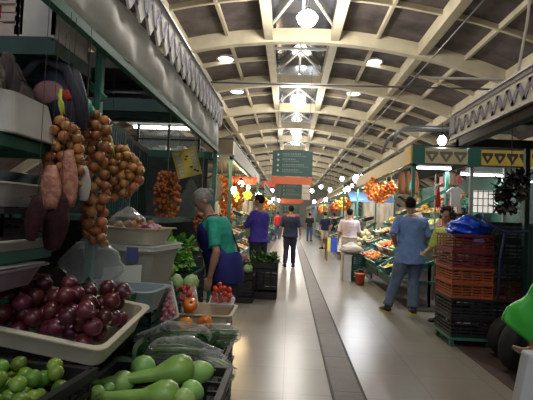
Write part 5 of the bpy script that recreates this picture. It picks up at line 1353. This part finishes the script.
for k_, z in enumerate((1.35, 1.6, 1.85, 2.1)):
    for j in range(5):
        tag(MB().box(0, .055, 0, .2, 0, .13 + .03 * ((j + k_) % 3)).build('packet', mat('packet_%d' % ((j * 3 + k_) % 4), ((.35, .12, .08), (.25, .15, .1), (.5, .42, .35), (.3, .08, .06))[(j * 3 + k_) % 4], .6), loc=(2.66 + j * .066, 7.97, z + .001)),
            'small brownish packet on the %s shelf behind the seller' % ['lowest', 'second', 'third', 'top'][k_], 'packet', 'packets on the %s shelf' % ['lowest', 'second', 'third', 'top'][k_])
# hanging T-shirt and red cloth
p = aty(456, 185, 7.2); b = MB().prism([(-.075, -.22), (.075, -.22), (.075, .01), (.12, -.03), (.145, .01), (.075, .07), (.03, .085), (0, .07), (-.03, .085), (-.075, .07), (-.145, .01), (-.12, -.03), (-.075, .01)], (p.x, 7.2, p.z - .12), (1, 0, 0), (0, 0, 1), (0, .03, 0))
tag(b.build('hanging_tshirt', mat('white_cotton', (.78, .78, .8), .8), bevel=.008), 'white T-shirt hanging above the curly-haired seller', 'T-shirt'); tag(MB().tube([(p.x, 7.215, p.z - .05), (p.x, 7.215, 2.37)], .004, 5).build('hanger', blackp), 'thin hanger holding the white T-shirt', 'hanger')
drape('hanging_cloth', 'red cloth hanging left of the green post behind the blue smock man', 2.28, 2.36, 7.15, 2.0, 1.62, mat('red_cloth2', (.5, .04, .03), .8), 2, .01, 1)
drape('hanging_cloth', 'turquoise cloth hanging above the head of the blue smock man', 2.06, 2.15, 7.9, 2.2, 1.95, mat('turquoise', (.05, .5, .4), .8), 2, .01, 3)
# hanging nets of fruit on the right stand
def fruit_net(p, r, n, fr, kind, lab, top=2.37):
    t = thing('fruit_net', lab, 'net of fruit', p); k_ = ('fr', kind)
    fruit_me = MC.get(k_)
    if fruit_me is None: fruit_me = pmesh(SH.get(kind, kind)).copy(); fruit_me.materials.append(PR[kind]); MC[k_] = fruit_me
    out = []
    for _ in range(1500):
        v = Vector((R.gauss(0, 1), R.gauss(0, 1), R.gauss(0, 1))).normalized() * r * R.random() ** .4; v.z *= 1.15
        if all((v - q).length > fr * 1.8 for q in out): out.append(v)
        if len(out) >= n: break
    for v in out:
        o = mk({'green_apple': 'apple'}.get(kind, kind), fruit_me, None, t); o.location = v; o.scale = (fr,) * 3; o.rotation_euler = (R.uniform(0, 3), R.uniform(0, 3), 0)
    MB().tube([(0, 0, r * .9), (0, 0, top - p[2])], .006, 6).build('cord', twine, t)
for i, (px, py, Y, r) in enumerate(((372, 191, 10.2, .19), (379, 195, 9.6, .17), (386, 190, 9.2, .13), (391, 188, 8.8, .10), (373, 182, 10.6, .10))):
    p = aty(px, py, Y); fruit_net(p, r, 30, .042, 'orange', 'net of oranges hanging over the fruit stand, %s' % ['largest, toward the aisle', 'second, just below the largest', 'third, toward the camera', 'small one nearest the brown bags', 'small one above the largest'][i])
brn = mat('brown_net', (.28, .10, .035), .6, var=.3, scale=40, bump=.4, bscale=80)
for i, px in enumerate((402, 408, 415)): hang_bag(px, 171, 194, 8.2, .075, brn, 'brown hanging bag above the fruit stand, %s of three' % ['aisle-side', 'middle', 'innermost'][i], seed=10 + i)
for i, (px, py) in enumerate(((392, 200), (397, 212), (388, 215))): pass
# crate and bucket in front of the white-shirted man
crate('green_crate', .24, .42, .30, dkgreen, 'dark green crate on the floor in front of the man in white, lower', (1.575, 10.4, .012), rows=4)
crate('white_crate', .2, .42, .60, whc, 'tall whitish crate beside the dark green crates in front of the man in white', (1.335, 10.4, .0), solid=True)
crate('green_crate', .24, .42, .30, dkgreen, 'dark green crate topped with a whitish sack, upper', (1.575, 10.4, .314), rows=4)
o = mk('white_sack', bag_mesh(.25, .23, .12, 41, .25), mat('sack_white', (.55, .52, .46), .7, var=.1), loc=(1.44, 10.4, .72)); tag(o, 'whitish sack spread over the dark green crates', 'sack')
o = thing('orange_bucket', 'orange-red bucket on the floor beside the dark green crates', 'bucket', (1.56, 9.75, .012)); MB().lathe([(0, 0), (.085, 0), (.11, .22), (.12, .22), (.12, .235), (.1, .235), (.075, .02), (0, .02)], 18).build('bucket_body', mat('bucket_orange', (.6, .10, .03), .5), o, True)
MB().tube([(.11 * math.cos(rad(a)), .0, .22 + .11 * math.sin(rad(a))) for a in range(0, 181, 20)], .004, 5).build('handle', alu, o)
wd = mat('low_green_panel', (.02, .09, .06), .6, var=.2)
# pipes above the middle right stall
P = MB().tube([(1.75, 7.8, 2.68), (1.78, 7.8, 2.9), (1.9, 7.8, 3.02), (2.1, 7.8, 3.05), (3.8, 7.8, 3.05)], .03, 8); tag(P.build('grey_conduit', pipe, smooth=True), 'curved grey conduit rising above the green fascia corner', 'conduit')
P = MB().tube([(1.70, 8.6, 2.68), (1.8, 8.5, 2.95), (2.0, 8.5, 3.12), (2.3, 8.5, 3.14), (4.2, 8.5, 3.14)], .03, 8); tag(P.build('grey_conduit', pipe, smooth=True), 'second curved conduit just behind the first above the corner', 'conduit')
P = MB().tube([(4.15, 8, 6.0), (4.05, 8, 5.0), (3.9, 8, 4.05), (3.8, 8, 3.98), (2.2, 8, 3.98)], .025, 8); tag(P.build('pale_pipe', mat('pale_pipe', (.5, .48, .42), .5), smooth=True), 'pale pipe dropping from the ceiling beams on the right', 'pipe')
# --------- middle left stall, warmly lit
LVL = [(0, .55), (.36, .85), (.72, 1.15)]
KL = [['cabbage', 'garlic', 'pepper', 'lemon', 'orange', 'tomato', 'mango', 'orange', 'apple'], ['orange', 'lemon', 'tomato', 'orange', 'mango', 'orange', 'apple', 'lemon', 'orange'], ['orange', 'mango', 'lemon', 'guava', 'orange', 'mango', 'orange', 'lemon', 'papaya']]
block_frame(-1, 7.4, 13.6, .98, 2.75, 'warm left stall', mat('fascia_lit_white', (.80, .78, .70), .5), darkz, zz=False)
tiers(-1, 8.5, 13.4, 0, 1.02, LVL, lambda k, i: KL[k][i % 9], 'warm left stall', 11)
crate('black_crate', .46, .46, .62, blackp, 'tall black crate of green herbs at the aisle edge beside the violet-shirted man', (-.40, 7.75, .012), rows=6)
b = MB()
for k in range(14):
    l = leafy(20, .17, .035, 1.25, .5, .3); l_ = MB(); l_.M = Matrix.Translation((-.40 + R.uniform(-.17, .2), 7.75 + R.uniform(-.17, .17), .60 + R.uniform(0, .08))); l_.add(l.v, l.f); b.add(l_.v, l_.f)
tag(b.build('green_herbs', leafg), 'bright green herbs heaped on the tall black crate', 'herbs', kind='stuff')
crate('black_crate', .36, .40, .60, blackp, 'black crate of garlic left of the crate of green herbs', (-.84, 7.75, .012), rows=6)
GM = Matrix.Translation((-.84, 7.75, .50)); heap('garlic', .036, GM, .32, .36, .012, 50, 'pale garlic bulb heaped beside the green herbs', 'garlic heap')
crate('black_crate', .36, .40, .44, blackp, 'black crate carrying two cabbages in front of the garlic crate', (-.72, 7.3, .012), rows=5)
for i, p in enumerate(((-.64, 7.2, .535), (-.80, 7.3, .535))): fruit('cabbage', ['pale green cabbage in front of the garlic crate, aisle side', 'pale green cabbage in front of the garlic crate, inner side'][i], xf(p, .075, .3, .2, i), None)
for i, (px, py, Y, r, kd) in enumerate(((222, 186, 8.0, .15, 'orange'), (228, 200, 8.4, .14, 'orange'), (236, 196, 9.2, .14, 'lemon'), (243, 190, 9.8, .15, 'orange'), (248, 202, 10.2, .14, 'mango'), (231, 215, 8.6, .12, 'orange'), (270, 196, 12.5, .12, 'lemon'), (222, 226, 7.7, .08, 'mango'))):
    p = aty(px, py, Y)
    fruit_net((min(p.x, -1.22), Y, p.z), r, 24, .042, kd, 'net of %ss hanging in the warm left stall, %s' % (kd, ['highest', 'under the highest', 'yellow, middle', 'toward the red sign', 'reddish, by the violet shirt', 'lowest', 'yellow, farthest', 'beside the apron woman'][i]))
for i, (px, py, Y, pw, r) in enumerate(((215, 154, 6.9, 8, .05), (241, 184, 10.5, 22, .07), (236, 190, 9.0, 16, .06), (252, 188, 12.0, 22, .055), (232, 173, 11.5, 20, .04), (240, 178, 12.8, 20, .04))):
    p = aty(px, py, Y); bulb(min(p.x, -1.16), Y, min(p.z, 2.3), 'warm glowing bulb in the left stall, %s' % ['nearest, above the apron woman', 'largest', 'below the red sign', 'beside the violet-shirted man', 'small, upper', 'small, farthest'][i], pw, None, r, warm, 2.37)
tag(MB().box(-2.9, -2.85, 7.4, 13.6, .012, 2.4).build('back_partition', mat('warm_partition', (.35, .22, .10), .7, var=.4, scale=3)), 'brown back partition of the warmly lit left stall', 'partition')
o = thing('red_sign', 'orange-red sign hanging at the far end of the warm left stall', 'sign', (-1.2, 11.0, 2.16)); MB().box(-.34, .34, 0, .03, 0, .19).build('sign_board', mat('sign_red', (.52, .09, .04), .5), o)
b = MB(); 
for k in range(7): b.box(-.28 + k * .08, -.23 + k * .08, -.004, 0, .06, .13)
b.build('faded_letters', mat('sign_faded', (.62, .22, .14), .5), o); MB().bar((-.3, .015, .19), (-.3, .015, .25), .01).bar((.3, .015, .19), (.3, .015, .25), .01).build('bracket', blackp, o)
tag(MB().box(3.87, 3.9, 7.75, 13.5, .012, 2.4).build('back_partition', mat('green_partition', (.05, .14, .10), .7, var=.3, scale=3)), 'green back partition of the right fruit stand', 'partition')
tag(MB().box(1.4 + .6, 3.8, 7.5, 13.5, 2.66, 2.69).build('stall_cover', dkroof), 'dark roof over the right fruit stand', 'stall roof')
tag(MB().box(-2.85, -1.0, 7.45, 13.6, 2.66, 2.69).build('stall_cover', dkroof), 'dark roof over the warmly lit left stall', 'stall roof')
# ---- far stalls
LVF = [(0, .55), (.4, .95), (.8, 1.35)]
KF = ['orange', 'melon', 'lemon', 'cabbage', 'pepper', 'papaya', 'apple', 'banana', 'pear', 'mango']
for side, y0, y1, x_f, lab, sh_ in ((1, 16.0, 23, 1.85, 'far right stalls', 0), (-1, 16.0, 23, .95, 'far left stalls', 3), (1, 25.5, 33, 1.85, 'farthest right stalls', 5), (-1, 25.5, 33, .95, 'farthest left stalls', 1)):
    block_frame(side, y0, y1, x_f, x_f + 1.8, lab, mat('fascia_%d' % sh_, ((.5, .44, .25), (.7, .68, .6), (.15, .35, .3), (.7, .66, .55), 0, (.5, .2, .12))[sh_], .5), darkz, zz=y0 < 20)
    tiers(side, y0 + .16, y1 - .16, 0, x_f + .05, LVF, lambda k, i: KF[(i + k * 3 + sh_) % 10], lab, 6 if y0 < 20 else 3, cw=.55)
    xa, xb = sorted((side * (x_f + 1.85), side * (x_f + 1.9)))
    tag(MB().box(xa, xb, y0, y1, .012, 2.4).build('back_partition', mat('part_%d' % sh_, (.3, .25, .18), .7, var=.5, scale=2)), 'back partition of the %s' % lab, 'partition')
    for i in range(5):
        y = y0 + .8 + i * (y1 - y0 - 1) / 5; kd = ('orange', 'lemon', 'orange', 'mango', 'apple')[(i + sh_) % 5]
        fruit_net((side * (x_f + .25), y, 1.95 + .1 * (i % 2)), .2, 22, .055, kd, 'hanging net of %ss over the %s, %s from the camera' % (kd, lab, ['first', 'second', 'third', 'fourth', 'fifth'][i]))
        bulb(side * (x_f + .32), y + .5, 2.55 if side > 0 else 2.2, '%s lamp over the %s, %s from the camera' % ('white' if side > 0 else 'warm', lab, ['first', 'second', 'third', 'fourth', 'fifth'][i]), 30 if i % 2 == 0 else 0, coolm if side > 0 else bulbm, .10, (1, .95, .9) if side > 0 else warm, 2.9 if side > 0 else 2.37)
for i, (y, x) in enumerate(((36, 2.4), (42, 2.2), (36, -1.4), (43, -1.2), (50, 2.6), (50, -1.5))):
    bulb(x, y, 2.7 + .2 * (i % 2), 'white lamp at the far end of the hall, %s' % ['right of the aisle', 'right, farther', 'left of the aisle', 'left, farther', 'right, farthest', 'left, farthest'][i], 0, coolm, .16, top=4.2)
for side, x_f in ((1, 1.9), (-1, 1.0)):
    for k, (y0, y1) in enumerate(((35, 42), (44, 54))):
        xa, xb = sorted((side * x_f, side * (x_f + 2))); b = MB().box(xa, xb, y0, y1, .012, 1.0).box(xa, xb, y0, y1, 2.3, 2.6)
        for i in range(5): yy = y0 + (y1 - y0 - .1) * i / 4; b.box(side * (x_f + .05) - .04, side * (x_f + .05) + .04, yy, yy + .08, 1.0, 2.3)
        tag(b.build('market_booth', mat('booth_%d' % (k + (side > 0) * 2), ((.35, .3, .25), (.2, .28, .25), (.25, .3, .35), (.4, .35, .25))[k + (side > 0) * 2], .7, var=.4, scale=1.5)), '%s booth at the far end of the hall, %s side' % (('nearer', 'farther')[k], ('left', 'right')[side > 0]), 'booth')
# blue awning and coloured cloths
b = MB().prism([(0, 0), (.9, .32), (.9, .36), (0, .06)], (1.9, 14.3, 1.98), (0, 1, 0), (0, 0, 1), (1.4, 0, 0)); tag(b.build('blue_awning', mat('awning_blue', (.10, .20, .38), .6, var=.1)), 'blue awning over the stall beyond the man in white', 'awning')
tag(MB().box(1.95, 2.0, 14.4, 14.45, .012, 1.98).build('awning_pole', green_paint), 'pole holding up the blue awning', 'pole')
ta = thing('display_table', 'dark table draped with yellow, blue and white cloths on the right', 'table', (0, 0, 0)); a = aty(325, 233, 16.2)
MB().box(1.25, 1.83, 14.9, 15.6, .72, .76).build('table_top', wood, ta)
for x in (1.27, 1.79):
    for y in (14.92, 15.56): MB().box(x - .02, x + .02, y - .02, y + .02, 0, .72).build('leg', wood, ta)
for i, (x, w_, c_, n_) in enumerate(((1.27, .10, (.75, .6, .12), 'yellow'), (1.38, .2, (.03, .08, .45), 'royal blue'), (1.60, .22, (.7, .7, .72), 'white'))):
    tag(MB().box(x, x + w_, 14.86, 14.89, .32, .78).box(x, x + w_, 14.86, 15.2, .765, .78).build('cloth', mat('cloth_' + n_.replace(' ', '_'), c_, .8, var=.1)), n_ + ' cloth hanging over the front of the dark table', 'cloth')
# ---- hanging green signs over the aisle
def sign(px0, py0, px1, py1, pyb, Y, lab, n):
    a, c_ = aty(px0, py0, Y), aty(px1, py1, Y); bo = aty(px1, pyb, Y)
    x0, x1, zt, zb, zo = a.x, c_.x, a.z, c_.z, bo.z
    t = thing('hanging_sign', lab, 'hanging sign', ((x0 + x1) / 2, Y, zb), rad(-3)); w = (x1 - x0) / 2; h = zt - zb
    MB().prism([(-w, 0), (w, 0), (w, h * .95), (w * .4, h), (-w * .4, h), (-w, h * .95)], (0, 0, 0), (1, 0, 0), (0, 0, 1), (0, .05, 0)).build('sign_board', mat('sign_green', (.035, .085, .075), .5, var=.1), t)
    MB().box(-w, w, -.01, .06, -(zb - zo), -.03).build('orange_band', mat('sign_orange', (.60, .13, .05), .5), t)
    b = MB()
    for k in range(n):
        z = h * (.84 - .8 * k / n); L1 = (1.0, .7, 1.15, .85)[k % 4] * w
        for j in range(int(L1 / (w * .085))): b.box(-w * .5 + j * w * .085, -w * .5 + j * w * .085 + w * .05, -.006, 0, z - h * .03, z + h * .02)
        for j in range(int(L1 * 1.2 / (w * .06))): b.box(-w * .5 + j * w * .06, -w * .5 + j * w * .06 + w * .035, -.006, 0, z - h * .095, z - h * .065)
    b.build('lettering', mat('sign_text', (.20, .27, .26), .5), t)
    b = MB()
    for k in range(n):
        z = h * (.84 - .8 * k / n) - h * .03; s_ = w * .07
        b.prism([(-s_, -s_ * .4), (0, s_ * .8), (s_, -s_ * .4), (s_ * .3, -s_ * .4), (s_ * .3, -s_), (-s_ * .3, -s_), (-s_ * .3, -s_ * .4)], (-w * .72, 0, z), (1, 0, 0), (0, 0, 1), (0, -.006, 0))
    b.build('arrow_symbols', mat('sign_white', (.6, .62, .6), .5), t)
    for s_ in (-1, 1): MB().tube([(s_ * w * .8, .025, h * .95), (s_ * w * .8, .025, zc(0) - .5 - zb)], .012, 6).build('suspension_rod', pipe, t)
sign(273, 149, 312, 177, 185, 16.5, 'large green hanging sign with pale lettering and an orange band', 4)
sign(281, 183, 303, 199, 204, 27.6, 'smaller green hanging sign behind the large one', 3)
sign(283, 205, 299, 214, 217, 40, 'farthest and smallest green hanging sign down the aisle', 2)
p = aty(306, 192, 26.0); t = thing('white_sign', 'pale panel sign hanging right of the second green sign', 'sign', (p.x, 26, p.z), 0); MB().box(-.24, .24, 0, .04, -.45, .5).build('sign_board', mat('sign_cream', (.62, .58, .5), .6), t)
MB().box(-.24, .24, -.01, 0, .2, .26).box(-.18, .18, -.01, 0, -.1, -.05).build('printed_lines', mat('sign_pinkish', (.5, .3, .26), .6), t); MB().tube([(0, .02, .5), (0, .02, 6.6 - p.z)], .01, 6).build('suspension_rod', pipe, t)
p = aty(269, 184, 24.0); t = thing('red_sign', 'small red sign hanging left of the green signs', 'sign', (p.x, 24, p.z), 0); MB().box(-.35, .35, 0, .04, -.16, .16).build('sign_board', mat('sign_red2', (.5, .07, .05), .5), t); MB().tube([(0, .02, .16), (0, .02, 6.6 - p.z)], .01, 6).build('suspension_rod', pipe, t)

for i, (px, py, Y, r_) in enumerate(((307, 181, 30, .22), (312, 191, 34, .2), (330, 190, 22, .13), (337, 194, 20, .11), (342, 179, 26, .17), (362, 177, 15.4, .10), (352, 186, 18, .10), (265, 184, 30, .2), (272, 191, 34, .2), (321, 187, 31, .18))):
    q = aty(px, py, Y); bulb(q.x, Y, q.z, 'white lamp glaring down the hall, %s' % ['beside the big green sign', 'right of the pale panel sign', 'over the pale shorts shopper', 'left of the blue awning', 'high, left of the white-shirted man', 'high over the fruit stand end', 'just above the blue awning', 'left of the second green sign', 'low, left of the smallest sign', 'between the pale panel and the awning'][i], 0, coolm, r_ * .7, top=min(q.z + 2, zc(q.x) - .1))
sc = bpy.context.scene
w = bpy.data.worlds.new('world'); sc.world = w; w.use_nodes = True
w.node_tree.nodes['Background'].inputs[0].default_value = (.80, .88, 1.0, 1)
w.node_tree.nodes['Background'].inputs[1].default_value = WORLD
vs = sc.view_settings; vs.view_transform = 'Standard'; vs.look = 'None'; vs.gamma = 1; vs.use_curve_mapping = False
vs.exposure = EXPO
sc.cycles.max_bounces = 8; sc.cycles.diffuse_bounces = 4; sc.cycles.transparent_max_bounces = 16
sc.cycles.use_denoising = True
sc.cycles.sample_clamp_indirect = 6
